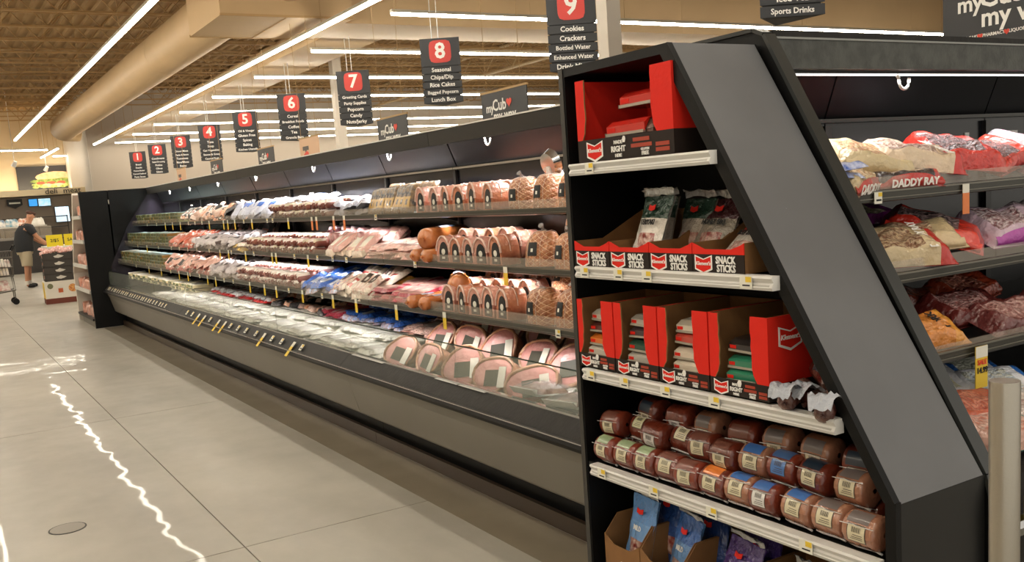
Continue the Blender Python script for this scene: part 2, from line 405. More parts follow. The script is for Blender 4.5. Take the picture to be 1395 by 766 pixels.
for y, kd, lb in BN:
    o = root('hanging_banner', lb, 'banner', (6.2, y, 2.71), (0, 0, 0), 'hanging banners')
    sh = par('banner_sheet', bm if kd == 'c' else bmt, o); par('hanging_rail', rods if 16.5 < y < 18 else rodm, o)
    if kd == 'c':
        W_ = lambda t_, sz_, y_, z_: par('lettering', text_mesh(t_, sz_, white, bold=.022), sh, (-.009, y_, z_), FACE_NX)
        W_('my', .15, .33, -.19); W_('Cub', .19, .10, -.17); W_('my way.', .17, -.03, -.30)
        par('heart', hm, sh, (-.009, -.13, -.155), FACE_NX)
        W_('CUSTOM CAKES', .03, .36, -.41); W_('PHARMACY', .03, .16, -.41); W_('LIQUOR', .03, .0, -.41)
        par('heart', hms, sh, (-.009, .255, -.41), FACE_NX); par('heart', hms, sh, (-.009, .07, -.41), FACE_NX)
    else:
        par('lettering', text_mesh('T', .5, mat('grey_emblem', '5a5350', .6), bold=.03), sh, (-.009, .18, -.35), FACE_NX)
        par('lettering', text_mesh('C', .45, heartm, bold=.02), sh, (-.012, .18, -.42), FACE_NX)
# ------------------------------------------------------------------ refrigerated cases
def hookring(parent, loc, rot=(0, 0, 0)):
    pts = [(0, .028*math.cos(a), -.006+.032*math.sin(a)) for a in [R(180+k*18) for k in range(11)]]
    MB().tube([(0, -.028, .0)]+pts+[(0, .028, .0), (0, .04, .01)], .0055, 6).obj('cable_loop', whitestrip, parent, loc).rotation_euler = rot
tagm = MB().box((-.002, -.018, -.036), (0, .018, 0)).box((-.0026, -.018, -.014), (-.002, .0, -.002), 1).box((-.0026, -.014, -.028), (-.002, .01, -.022), 2).mesh('price_tag', [paper, yellow, tagblk])
tagl = MB().box((-.002, -.018, -.09), (0, .018, -.03), 1).box((-.002, -.018, -.03), (0, .018, 0)).mesh('price_tag', [paper, yellow])
tago = MB().box((-.002, -.018, -.10), (0, .018, -.03), 1).box((-.002, -.018, -.03), (0, .018, 0)).mesh('price_tag', [paper, orange])
SH = [(2.50, 1.373, 1.447), (2.37, 1.102, 1.18), (2.25, .863, .944)]      # lip X, channel bottom, acrylic top
SURF = [1.404, 1.132, .893]
BAYS = [(2.70, 5.40, 'nearest'), (5.40, 9.70, 'middle'), (9.70, 14.24, 'farthest')]
CX = 3.02
for bi, (y0, y1, bn) in enumerate(BAYS):
    o = root('refrigerated_case', bn+' section of the long open refrigerated meat case', 'refrigerated case', (0, 0, 0), (0, 0, 0), None)
    g = .002; a, b = y0+g, y1-g
    MB().box((2.215, a, 0), (2.24, b, .075)).obj('kick_plate', kickm, o)
    MB().box((2.27, a, .02), (3.2, b, .22)).obj('underframe', black, o)
    MB().prism([(2.13, .215), (2.125, .225), (2.075, .415), (2.05, .475), (2.09, .52), (2.3, .52), (2.3, .2), (2.15, .2)], a, b).obj('front_panel', beigep, o)
    MB().prism([(2.052, .476), (2.012, .488), (2.004, .505), (2.010, .520), (2.05, .527), (2.06, .50)], a, b).obj('bumper_rail', black, o)
    MB().box((2.006, a, .5215), (2.022, b, .5265)).obj('chrome_trim', chrome, o)
    MB().prism([(2.025, .525), (2.095, .588), (2.125, .588), (2.125, .52)], a, b).obj('price_rail', charcoal, o)
    MB().box((2.098, a, .586), (2.122, b, .598)).obj('glass_channel', chrome, o)
    n = max(1, round((y1-y0)/1.36)); s = (b-a)/n
    for k in range(n):
        MB().box((2.106, a+k*s+.003, .592), (2.112, a+(k+1)*s-.003, .778)).obj('glass_pane', paneg, o)
        MB().box((2.105, a+k*s+.003, .776), (2.113, a+(k+1)*s-.003, .780)).obj('glass_edge', mat('green_glass_edge', '2c3a33', .2), o)
    MB().box((2.125, a, .50), (2.95, b, .53)).obj('deck', shelfblk, o)
    MB().box((2.95, a, .50), (CX+.16, b, 1.895)).obj('back_wall', shelfblk, o)
    # rear panels with visible joints
    n = round((y1-y0)/1.2); s = (b-a)/n
    for k in range(n):
        MB().box((2.935, a+k*s+.004, .55), (2.95, a+(k+1)*s-.004, 1.655)).obj('rear_panel', blackg, o)
        MB().prism([(2.93, 1.675), (2.86, 1.855), (2.95, 1.86), (2.95, 1.67)], a+k*s+.006, a+(k+1)*s-.006).obj('air_panel', mat('dark_violet_panel', '121217', .4, spec=.25), o)
        MB().box((2.918, a+k*s+.002, .55), (2.936, a+k*s+.03, 1.65)).obj('shelf_upright', shelfblk, o)
        if k % 2 == 0: MB().box((2.931, a+k*s+.5, 1.585), (2.935, a+k*s+.6, 1.603)).obj('sticker', white, o)
    MB().box((2.90, a, 1.655), (2.95, b, 1.668)).obj('back_rail', chrome, o)
    MB().prism([(2.745, 1.805), (2.74, 1.895), (2.76, 1.897), (3.18, 1.897), (3.18, 1.87), (2.775, 1.865), (2.765, 1.805)], a, b).obj('canopy', mat('dark_olive_canopy', '22211c', .5, spec=.3), o)
    MB().box((2.735, a, 1.8925), (2.775, b, 1.9005)).obj('canopy_edge_trim', whitestrip, o)
    MB().box((2.775, a+.03, 1.815), (2.80, b-.03, 1.83)).obj('led_strip', caseled, o)
    MB().box((2.772, a+.03, 1.83), (2.803, b-.03, 1.865)).obj('led_housing', shelfblk, o)
    for li, (xf, zb, za) in enumerate(SH):
        sh = MB().box((xf+.004, a, SURF[li]-.022), (2.93, b, SURF[li]-.004)).prism([(xf+.002, zb+.006), (xf+.01, zb), (xf+.03, zb+.01), (xf+.03, zb+.032), (xf, zb+.034)], a, b, mi=1).obj('shelf', [shelfblk, channel], o)
        MB().box((xf-.001, a+.004, zb+.012), (xf+.001, b-.004, zb+.014)).box((xf-.002, a+.004, zb+.030), (xf+.001, b-.004, zb+.034)).obj('rail_lip_highlight', mat('channel_highlight', '6a675b', .3), sh)  # lighter lines painted as highlights along the channel
        MB().box((xf+.002, a+.006, zb+.036), (xf+.005, b-.006, za)).obj('acrylic_lip', acryl, sh)
        for k in range(n):
            MB().prism([(2.93, SURF[li]-.02), (2.93, SURF[li]-.08), (xf+.2, SURF[li]-.02)], a+k*s+.02, a+k*s+.026).obj('bracket', shelfblk, sh)
    for yl in [y for y in (3.42, 4.75, 6.1, 7.6, 9.2, 10.6, 11.9, 13.0) if a < y < b]:
        hookring(o, (2.79, yl, 1.80))
    # tags on the shelf channels
    random.seed(40+bi)
    shs = [c for c in bpy.data.objects if c.parent == o and c.name.startswith('shelf') and not c.name.startswith('shelf_')]
    for li in range(3):
        ys = {0: [4.2+.0, 5.75, 6.3, 6.5, 6.85, 6.95, 7.5, 7.9, 8.05, 8.5, 8.75, 9.05, 9.3, 9.45, 10, 10.3, 10.6, 10.9, 11.3, 11.7, 12.1, 12.6, 13.2],
              1: [3.95, 4.95, 6.0, 6.25, 6.55, 6.75, 7.05, 7.5, 7.6, 8.1, 8.35, 8.8, 8.9, 9.2, 9.6, 10.1, 10.5, 10.9, 11.3, 12, 12.7, 13.3],
              2: [3.35, 4.4, 5.0, 5.6, 6.0, 6.2, 6.6, 6.9, 7.2, 7.5, 7.9, 8.4, 8.7, 9.0, 9.3, 9.6, 10, 10.1, 10.5, 10.9, 11.4, 12.1, 12.9]}[li]
        for y in [q for q in ys if a < q < b]:
            r_ = random.random(); m_ = tagm if r_ < .58 else tagl
            if li == 0 and 6.2 < y < 7.0: m_ = tago
            if li == 0 and y < 5: continue
            link('price_tag', m_, shs[li], (SH[li][0]-.003, y, SH[li][1]+.033))
    if bi:
        for k in range(16 if bi == 1 else 26):
            y = a+.7+k*((b-a-.8)/(16 if bi == 1 else 26))+random.uniform(-.04, .04)
            q = link('price_tag', tagl if random.random() < .4 and bi == 1 else tagm, o, (2.06, y, .575)); q.rotation_euler = (0, R(42), 0); q.scale = (1, 1.25, 1.3)
    else:
        for ya, yb in ((4.9, 5.35), (3.75, 4.0), (4.02, 4.25)): MB().box((2.085, ya, .5885), (2.0975, yb, .5905)).obj('label_strip', whitestrip, o)
    # case lighting
    la = bpy.data.lights.new('canopy_led', 'AREA'); la.shape = 'RECTANGLE'; la.size = .03; la.size_y = (b-a)-.1; la.energy = CASE_W*(b-a); la.color = (1, .96, .93)
    lo = link('canopy_led', la, o, (2.785, (a+b)/2, 1.812)); lo.rotation_euler = (0, 0, 0); la.spread = R(85)
    for li in (0, 1, 2):
        la = bpy.data.lights.new('shelf_fill_light', 'AREA'); la.shape = 'RECTANGLE'; la.size = .015; la.size_y = (b-a)-.1; la.energy = CASE_W*.10*(b-a); la.color = (1, .95, .92)  # unseen lights added under the shelves to brighten the stock
        lo = link('shelf_fill_light', la, o, (SH[li][0]+.04, (a+b)/2, SURF[li]-.035)); lo.rotation_euler = (0, R(-14), 0); la.spread = R(100)
# far end panel of the case
o = root('end_panel', 'tall matt black stepped end panel closing the far end of the long case', 'end panel')
MB().prism([(1.855, 0), (1.855, 1.885), (2.215, 1.89), (2.205, 0)], 14.26, 14.31).obj('side_board', black, o)
MB().prism([(2.235, 0), (2.235, 1.89), (2.755, 1.893), (2.42, 1.38), (2.15, .86), (2.09, .76), (2.062, .60), (2.062, .47), (2.12, .30), (2.19, .22), (2.22, 0)][1:] + [(2.22, 0)], 14.262, 14.30).obj('profile_board', black, o)
MB().box((2.2, 14.28, 0), (3.1, 14.31, 1.87)).obj('backing', black, o)
MB().box((2.218, 14.245, 1.70), (2.232, 14.262, 1.76)).obj('hinge', steel, o)
MB().prism([(2.95, .53), (2.13, .53), (2.16, .86), (2.43, 1.38), (2.745, 1.80), (2.95, 1.80)], 14.243, 14.255).obj('clear_liner', mat('violet_sheen_liner', '2a2630', .25), o)  # opaque violet colour stands in for the sheen on a clear panel

# ---- cross case on the right
o = root('refrigerated_case', 'nearer open refrigerated case on the right, facing the camera', 'refrigerated case')
ex0, ex1 = 2.24, 6.8
prof = [(2.66, 0), (2.66, 1.925), (2.16, 1.925), (2.118, 1.907), (1.41, .69), (1.385, .60), (1.385, .25), (1.44, .2), (1.44, 0)]
MB().prism(prof, 2.235, 2.262, 'x').obj('end_plate', black, o)
edge = [(2.66, 1.925), (2.16, 1.925), (2.118, 1.907), (1.41, .69), (1.385, .60), (1.385, .25)]
mb = MB()
for k in range(len(edge)-1):
    (ya, za), (yb, zb) = edge[k], edge[k+1]; dv = Vector((yb-ya, zb-za)).normalized(); nv = Vector((dv.y, -dv.x))*-.001
    mb.prism([(ya, za), (yb, zb), (yb+dv.y*-.0-.012*abs(dv.y), zb+.012*abs(dv.x)), (ya-.012*abs(dv.y), za+.012*abs(dv.x))], 2.228, 2.275, 'x')
mb.obj('end_plate_trim', mat('dark_satin_trim', '2f3130', .28), o)
MB().box((2.27, 2.115, 1.812), (ex1, 2.16, 1.905)).obj('canopy_fascia', mat('speckled_grey_fascia', '4c4e49', .5, col2='3a3b37', vscale=18, bump=.15, bscale=80), o)
MB().box((2.27, 2.112, 1.903), (ex1, 2.66, 1.925)).obj('canopy_top', charcoal, o)
MB().box((2.27, 2.1105, 1.9), (ex1, 2.12, 1.906)).obj('canopy_edge_trim', mat('grey_edge', '8a8c88', .3), o)
MB().box((2.3, 2.168, 1.799), (4.2, 2.182, 1.803)).box((4.24, 2.168, 1.799), (ex1, 2.182, 1.803)).obj('led_strip', caseled, o)
MB().box((2.27, 2.16, 1.803), (ex1, 2.2, 1.83)).obj('led_housing', shelfblk, o)
MB().box((2.27, 2.60, .45), (ex1, 2.66, 1.91)).obj('back_wall', shelfblk, o)
xsr = [2.27, 3.05, 4.1, 5.3, 6.8]
for k in range(4):
    MB().box((xsr[k]+.004, 2.585, .6), (xsr[k+1]-.004, 2.6, 1.672)).obj('rear_panel', blackg, o)
    MB().prism([(2.585, 1.69), (2.50, 1.90), (2.6, 1.9), (2.6, 1.68)], xsr[k]+.004, xsr[k+1]-.004, 'x').obj('air_panel', mat('dark_blue_panel', '0e0f13', .4, spec=.25), o)
    MB().box((xsr[k+1]-.02, 2.565, .6), (xsr[k+1]+.02, 2.586, 1.66)).obj('shelf_upright', shelfblk, o)
for x, ww in ((3.0, .1), (3.95, .03), (4.25, .1)): MB().box((x, 2.581, 1.585), (x+ww, 2.585, 1.61)).obj('sticker', white, o)
MB().box((3.955, 2.581, 1.55), (3.975, 2.585, 1.57)).obj('sticker', white, o)
MB().box((2.27, 2.555, 1.672), (ex1, 2.6, 1.686)).obj('back_rail', channel, o)
hookring(o, (2.97, 2.17, 1.79), (0, 0, R(90)))
CS = [(1.95, 1.380, 1.46), (1.85, 1.13, 1.205), (1.72, .897, .955)]
CSURF = [1.412, 1.162, .922]
for li, (yf, zb, za) in enumerate(CS):
    sh = MB().box((2.27, yf+.004, CSURF[li]-.024), (ex1, 2.585, CSURF[li]-.004)).prism([(yf+.004, zb+.004), (yf+.03, zb), (yf+.03, zb+.035), (yf, zb+.038)], 2.27, ex1, 'x', 1).obj('shelf', [shelfblk, channel], o)
    MB().box((2.28, yf-.001, zb+.012), (ex1, yf+.003, zb+.015)).box((2.28, yf-.003, zb+.032), (ex1, yf+.001, zb+.038)).obj('rail_lip_highlight', mat('channel_highlight', '6a675b', .3), sh)  # same painted highlight lines on these channels
    for xa, xb in ((2.28, 3.0), (3.004, 4.1), (4.104, 5.4)): MB().box((xa, yf+.002, zb+.04), (xb, yf+.005, za)).obj('acrylic_lip', acryl, sh)
    for x, mm in {0: [(2.53, tagm), (2.98, tago)], 1: [(2.34, tagm), (3.3, tagm)], 2: [(2.30, tagl), (2.80, None)]}[li]:
        if mm: link('price_tag', mm, sh, (x, yf-.004, zb+.034)).rotation_euler = (0, 0, R(90))
        else:
            t = MB().box((-.03, -.003, -.13), (.03, 0, 0)).box((-.03, -.0036, -.035), (.03, -.003, 0), 1).obj('sale_tag', [yellow, paper], sh, (2.69, 1.708, .93))
            link('lettering', text_mesh('SALE', .022, heartm, bold=.02), t, (0, -.005, -.05), FACE_NY); link('lettering', text_mesh('14.99', .025, tagblk, bold=.02), t, (0, -.005, -.075), FACE_NY)
MB().box((2.27, 1.46, .66), (ex1, 2.585, .69)).obj('deck', shelfblk, o)
MB().prism([(1.40, .55), (1.40, .665), (1.47, .69), (1.47, .55)], 2.27, ex1, 'x').obj('price_rail', charcoal, o)
MB().prism([(1.385, .50), (1.37, .53), (1.385, .56), (1.47, .56), (1.47, .5)], 2.27, ex1, 'x').obj('bumper_rail', chrome, o)
MB().box((2.27, 1.42, .2), (ex1, 1.47, .5)).obj('front_panel', charcoal, o)
MB().box((2.27, 1.5, 0), (ex1, 2.6, .2)).obj('underframe', black, o)
q = MB().box((-.03, -.002, -.05), (.03, 0, .02)).obj('sale_tag', yellow, o, (2.25+.12, 1.366, .60))
la = bpy.data.lights.new('canopy_led', 'AREA'); la.shape = 'RECTANGLE'; la.size = ex1-2.4; la.size_y = .03; la.energy = CASE_W*1.1; la.color = (1, .96, .95)
lo = link('canopy_led', la, o, ((2.3+ex1)/2, 2.175, 1.785)); lo.rotation_euler = (R(10), 0, 0); la.spread = R(110)
# ---- near shelving unit with the slanted grey front
o = root('shelving_unit', 'black slant-fronted shelving unit with a grey sloping panel, stocked with boxed sausages', 'shelving unit')
XU = 1.87
T0, T1 = (2.139, 1.885), (1.403, .695)
MB().box((XU, 2.655, 0), (2.226, 2.685, 1.885)).obj('side_panel', black, o)
MB().box((XU, 2.662, 0), (XU+.002, 2.6848, 1.884)).obj('edge_band', mat('grey_edge_band', '35332f', .4), o).location.x = -.003
MB().box((XU, 2.139, 1.857), (2.226, 2.655, 1.885)).obj('top_panel', black, o)
dv = Vector((T1[0]-T0[0], T1[1]-T0[1])).normalized(); nin = Vector((-dv.y, dv.x))       # inward (+Y, up)
if nin.x < 0: nin = -nin
def off(p, d): return (p[0]+nin.x*d, p[1]+nin.y*d)
MB().prism([T0, T1, off(T1, .022), off(T0, .022)], XU+.002, 2.218, 'x').obj('slanted_panel', greyp, o)
MB().prism([off(T0, -.0005), off(T1, -.0005), (T1[0]+.032, T1[1]), (T0[0]+.03, 1.857), (T0[0]+.0, 1.886)], XU-.001, XU+.02, 'x').obj('front_stile', black, o)
MB().box((XU, 1.402, 0), (XU+.02, 1.432, .70)).obj('front_stile', black, o)
MB().box((XU+.001, 1.403, 0), (2.226, 1.425, .694)).obj('lower_front', mat('black_satin_panel', '161615', .4), o)
MB().prism([(2.68, 0), (2.68, 1.86), (2.15, 1.86), (1.43, .7), (1.43, 0)], 2.2, 2.225, 'x').obj('back_panel', black, o)
US = [(1.552, 2.618, 1.953), (1.214, 2.618, 1.741), (.866, 2.611, 1.552), (.531, 2.60, 1.44)]
for k, (z, ya, yb) in enumerate(US):
    sh = MB().box((1.875, yb+.03, z-.005), (2.2, 2.655, z+.01)).obj('shelf', shelfblk, o)
    MB().prism([(1.842, z-.020), (1.838, z-.012), (1.846, z+.0), (1.838, z+.012), (1.842, z+.018), (1.875, z+.018), (1.875, z-.02)], yb, ya).obj('price_rail', whitestrip, sh)
    MB().prism([(1.8405, z-.013), (1.8395, z-.009), (1.8435, z-.004)], yb+.01, ya-.01).obj('rail_groove_shade', mat('rail_shadow_line', 'a9a69c', .4), sh)  # darker line painted as shade in the groove of the rail
    for y in {0: [2.50], 1: [2.56, 2.38, 2.24, 1.83], 2: [2.56, 2.38, 2.18, 1.97], 3: [2.53, 2.26, 2.0, 1.65]}[k]:
        t = MB().box((-.0015, -.022, -.017), (0, .022, .017)).box((-.0025, -.02, .001), (-.0015, .0, .015), 1).box((-.002, -.015, -.010), (-.0015, .012, -.006), 2).obj('price_tag', [paper, yellow, tagblk], sh, (1.8375, y, z))
MB().box((1.89, 1.44, 0), (2.2, 2.655, .10)).obj('plinth', black, o)
MB().box((1.875, 1.44, .10), (2.2, 2.655, .13)).obj('bottom_shelf', shelfblk, o)
# ---- far shelving unit past the end panel
o = root('shelving_unit', 'far white-edged shelving unit with bagged meat, beyond the black end panel', 'shelving unit')
MB().prism([(14.33, 0), (14.33, 1.89), (14.95, 1.89), (15.95, .70), (15.95, 0)], 2.22, 2.25, 'x').obj('back_panel', black, o)
MB().prism([(14.87, 1.86), (15.88, .70), (15.95, .70), (14.95, 1.89)], 1.855, 2.24, 'x').obj('slanted_panel', colm, o)
MB().box((1.855, 15.86, .0), (2.24, 15.93, .72)).obj('front_post', colm, o)
MB().box((1.87, 14.34, 0), (2.22, 15.6, .10)).obj('plinth', mat('grey_plinth', '6b665c', .5), o)
for k, (z, yb) in enumerate(((1.54, 15.15), (1.20, 15.4), (.85, 15.7), (.50, 15.85))):
    sh = MB().box((1.88, 14.33, z-.01), (2.22, yb, z+.005)).obj('shelf', shelfblk, o)
    MB().box((1.84, 14.34, z-.02), (1.87, yb, z+.03)).obj('price_rail', whitestrip, sh)
MB().box((1.84, 14.34, .10), (2.22, 15.85, .13)).obj('bottom_shelf', black, o)
# bollard
o = root('bollard', 'brushed steel bollard standing in front of the right-hand case', 'bollard', (1.813, 1.1, 0))
MB().tube([(0, 0, 0), (0, 0, 1.048), (0, 0, 1.05)], [.0295, .0295, .029], 40, caps=True).obj('post', steel, o)
MB().tube([(0, 0, 0), (0, 0, .02)], .05, 32).obj('foot_ring', steel, o)
# ------------------------------------------------------------------ product prototypes (front faces -X, base at z=0)
hamskin = film('glazed_ham_netting', 'cc8a58', col2='a5633c', vscale=22, rnd=.15, bump=.8, bscale=70, rough=.3)
def add_net(m, sc_, colr):
    nt = m.node_tree; n = nt.nodes; l = nt.links; b = n['Principled BSDF']; src = b.inputs['Base Color'].links[0].from_socket
    tc = n.new('ShaderNodeTexCoord'); last = None
    for ang in (R(38), R(-38)):
        mp = n.new('ShaderNodeMapping'); mp.inputs['Rotation'].default_value = (ang, 0, ang*.6); l.new(tc.outputs['Object'], mp.inputs[0])
        wv = n.new('ShaderNodeTexWave'); wv.inputs['Scale'].default_value = sc_; wv.inputs['Distortion'].default_value = 1.5; wv.inputs['Detail'].default_value = 1; wv.bands_direction = 'Z'; l.new(mp.outputs[0], wv.inputs['Vector'])
        gt = n.new('ShaderNodeMath'); gt.operation = 'GREATER_THAN'; gt.inputs[1].default_value = .965; l.new(wv.outputs['Fac'], gt.inputs[0])
        if last: mxm = n.new('ShaderNodeMath'); mxm.operation = 'MAXIMUM'; l.new(last, mxm.inputs[0]); l.new(gt.outputs[0], mxm.inputs[1]); last = mxm.outputs[0]
        else: last = gt.outputs[0]
    mx = n.new('ShaderNodeMix'); mx.data_type = 'RGBA'; l.new(last, mx.inputs[0]); l.new(src, mx.inputs[6]); mx.inputs[7].default_value = srgb(colr); l.new(mx.outputs[2], b.inputs['Base Color'])
add_net(hamskin, 15, 'e0b48a')
hampink = film('smoked_ham_pink', 'd6a08e', col2='c17c68', vscale=18, rnd=.12, bump=.5)
hamcut = film('ham_cut_face', 'e0a39c', col2='d08a84', vscale=9, rnd=.08, bump=.3, rough=.25)
hamrind = film('ham_rind', 'c79a7a', col2='a8714f', vscale=20, rnd=.1)
logskin = film('bologna_casing', 'c77a43', col2='b0622f', vscale=6, rough=.25, bump=.25)
sausred = film('summer_sausage_casing', '7a3321', col2='5c2418', vscale=8, rnd=.2, rough=.28, bump=.35, bscale=30)
saustan = film('tan_sausage_film', 'a8755a', col2='95604a', vscale=8, rnd=.1, rough=.25, bump=.3, bscale=30)
string = mat('white_netting_string', 'ddcabb', .6)
def P(n): return MATS[n]
netm = string
def zgrid(mb, fn, nu, nv, zone, sm=True, M=None):
    vs = [fn(i/nu, j/nv) for i in range(nu+1) for j in range(nv+1)]; k = nv+1; o = len(mb.v)
    mb.v += [tuple(M @ Vector(v)) if M else tuple(v) for v in vs]
    for i in range(nu):
        for j in range(nv):
            mb.f.append([o+i*k+j, o+(i+1)*k+j, o+(i+1)*k+j+1, o+i*k+j+1]); mb.m.append(zone((i+.5)/nu, (j+.5)/nv)); mb.s.append(sm)
    return mb
def wob(x, y, s, seed): return noise.noise(Vector((x*s, y*s, seed*7.3)))
def pack_mesh(name, L, W, H, mats, zone, seed=0, nu=12, nv=8, wr=.18, seal=.08, fq=30):
    """flexible flat pack lying on its back: L along x, W along y"""
    mb = MB()
    def hgt(u, v):
        a = min(u, 1-u)/seal if seal else 1; b = min(v, 1-v)/.10
        e = min(1, max(0, a-.4)); f = min(1, b)
        return H*(e**.5)*(f**.5)*(1+wr*wob(u*L*fq, v*W*fq, 1, seed)) + .002
    top = lambda u, v: ((u-.5)*L, (v-.5)*W*(1-.06*math.sin(math.pi*u)), hgt(u, v))
    bot = lambda u, v: ((u-.5)*L, (.5-v)*W*(1-.06*math.sin(math.pi*u)), 0)
    zgrid(mb, top, nu, nv, zone); zgrid(mb, bot, 2, 2, lambda u, v: 0)
    return mb.mesh(name, mats)
def chub_mesh(name, r, L, mats, zone=None, n=12, m=10, endr=.75, tail=True):
    """sausage roll along x, zone(u, ang) picks the material"""
    prof = [(-.5, .15), (-.485, endr*.8), (-.45, .95), (-.38, 1)] + [(-.38+.76*k/(m-4), 1) for k in range(1, m-4)] + [(.38, 1), (.45, .95), (.485, endr*.8), (.5, .15)]
    mb = MB(); K = len(prof)-1
    def fn(u, v):
        i = u*K; i = min(int(round(i)), K); x, rr = prof[i]; a = v*2*math.pi
        return (x*L, math.cos(a)*rr*r, r+math.sin(a)*rr*r)
    zgrid(mb, fn, K, n, (lambda u, v: zone(prof[min(int(u*K), K)][0]+.02, v)) if zone else (lambda u, v: 0))
    if tail:
        for s in (-1, 1): mb.tube([(s*L*.5, 0, r), (s*L*.5+s*r*.35, 0, r*.9)], [r*.16, r*.3], 6)
    return mb.mesh(name, mats)
# big glazed ham: dome with netting strings, oval black label, clipped end
def big_ham():
    a, b, h = .088, .092, .165
    def fn(u, v):
        t = u*math.pi*.5; p = v*2*math.pi; z = math.sin(t)**.8; r_ = math.cos(t)**.55
        k = 1+.02*math.sin(9*p)
        return (a*r_*math.cos(p)*k, b*r_*math.sin(p)*k, h*z)
    o = link('ham', MB().grid(fn, 9, 20, cu=False).mesh('ham', hamskin))
    net = MB()
    for q in (-.035, 0, .035):
        net.tube([(a*1.02*math.sin(math.pi*t/8-math.pi/2)*1.0, q+.006*math.sin(t), h*1.012*max(0, math.cos(math.pi*t/8-math.pi/2))**.6) for t in range(9)], .0009, 4, caps=False)
    par('netting_string', net.mesh('netting_string', string), o)
    def lf(u, v):   # label patch slightly proud of the front surface
        p = math.pi+(u-.5)*.62-.15; t = .22+v*.42; z = math.sin(t)**.8; r_ = math.cos(t)**.55
        return (a*1.03*r_*math.cos(p), b*1.03*r_*math.sin(p), h*1.02*z)
    lb = MB(); zgrid(lb, lf, 8, 8, lambda u, v: 1 if (u-.5)**2*9+(v-.4)**2*14 < .25 else 0)
    par('label', lb.mesh('label', [tagblk, paper]), o)
    par('clipped_end', MB().tube([(-.01, 0, h*.98), (-.015, 0, h+.012), (-.03, 0, h+.025)], [.02, .006, .014], 7).mesh('clipped_end', clearf), o)
    return o
# ham half: arched face to the front with a black arched label
def arch_pts(w, h, n=10, s=1):
    return [(-w*s, 0), (w*s, 0)] + [(w*s*math.cos(math.pi*k/n), h*s*(.45+.55*math.sin(math.pi*k/n))) for k in range(n+1)]
def ham_half(col):
    o = link('ham', MB().prism(arch_pts(.058, .145), -.0, .11, 'x', sm=True).mesh('ham', col))
    rim = MB().tube([(-.002, y, z) for y, z in arch_pts(.056, .142)[2:]], .006, 6).tube([(.055, y*1.02, z*1.01) for y, z in arch_pts(.058, .145)[2:]], .003, 5)
    par('film_edge', rim.mesh('film_edge', film('pale_pink_film', 'e6c4b4', bump=.8)), o)
    lb = par('label', MB().prism([(p[0]*.62-.008, p[1]*.72+.008) for p in arch_pts(.058, .145)], -.004, -.001, 'x').mesh('label', tagblk), o)
    c = MB().prism([(.016*math.cos(math.pi*2*k/12)-.008, .06+.016*math.sin(math.pi*2*k/12)) for k in range(12)], -.0055, -.004, 'x').prism([(-.02, .022), (.004, .022), (.004, .034), (-.02, .034)], -.0055, -.004, 'x')
    par('label_print', c.mesh('label_print', paper), lb)
    return o
def spiral_ham(seed=0):
    # half ham lying down: flat pink cut face tilted to the front
    n = 20
    def rad(a): return 1+.10*math.cos(a*2+.4+seed)+.05*math.sin(3*a+seed)
    def fn(u, v):
        a = v*2*math.pi; k = max(.0, math.cos(u*math.pi/2))**.45
        return (.15*u, .105*k*rad(a)*math.cos(a), .08*k*rad(a)*math.sin(a))
    o = link('ham', MB().grid(fn, 9, n).mesh('ham', hamrind))
    face = MB()
    rs = (0, .25, .27, .6, .86, 1.0)
    vs = [(-.004+.006*(r_ > .95), .105*r_*rad(2*math.pi*t/n)*math.cos(2*math.pi*t/n), .08*r_*rad(2*math.pi*t/n)*math.sin(2*math.pi*t/n)) for r_ in rs for t in range(n+1)]
    fs = [(i*(n+1)+t, (i+1)*(n+1)+t, (i+1)*(n+1)+t+1, i*(n+1)+t+1) for i in range(len(rs)-1) for t in range(n)]
    face.add(vs, fs, 0, True)
    par('cut_face', face.mesh('cut_face', hamcut), o)
    par('rind_edge', MB().tube([(0.001, .1055*rad(2*math.pi*t/n)*math.cos(2*math.pi*t/n), .0805*rad(2*math.pi*t/n)*math.sin(2*math.pi*t/n)) for t in range(n+1)], .008, 6).mesh('rind_edge', hamrind), o)
    lb = par('label', MB().box((-.009, -.055, -.048), (-.006, .035, .018)).mesh('label', mat('dark_olive_label', '3c3a2c', .45)), o)
    par('price_sticker', MB().box((-.012, -.085, -.055), (-.009, -.045, .03)).mesh('price_sticker', paper), o)
    return o
def bologna_log():
    o = link('bologna_log', chub_mesh('bologna_log', .062, .42, logskin, None, 18, 12, endr=.9))
    par('label', MB().grid(lambda u, v: (-.07+.14*u, .0635*math.cos(R(60+60*v)), .062+.0635*math.sin(R(60+60*v))), 2, 5).mesh('label', mat('blue_white_label', '7f9ad0', .4, col2='e8e8ee', vscale=30)), o)
    return o
def flat(name, film_c, label_c, L=.24, W=.16, H=.03, seed=0, band=(.1, .9, .15, .6), mid=None, inner=None, **k):
    m0 = film('film_'+name, film_c, col2=inner, vscale=35, bump=.6, rnd=.1); m1 = mat('print_'+name, label_c, .3, coat=.6, rnd=.05)
    mats = [m0, m1, mat('print2_'+name, mid or 'e8e4da', .35, coat=.5), mat('dark_pack_print', '26211f', .4)]
    a, b, c, d = band
    def zone(u, v):
        if a < v < b and c < u < d:
            return 2 if (a+.18 < v < b-.18 and c+.1 < u < d-.12) else 1
        return 0
    return link(name_of(name), pack_mesh(name_of(name), L, W, H, mats, zone, seed, **k))
def name_of(n): return 'meat_pack'
def disk_label(): pass
def chub(name, col, lab, r=.03, L=.15, band=(-.5, .08), arc=(.06, .44)):
    def zone(x, v): return 1 if band[0] < x < band[1] and arc[0] < v < arc[1] else 0
    return link('sausage', chub_mesh('sausage', r, L, [film('casing_'+name, col, rnd=.2, col2=None, bump=.3), mat('wrap_'+name, lab, .35, coat=.5, rnd=.08)], zone, 12, 10))
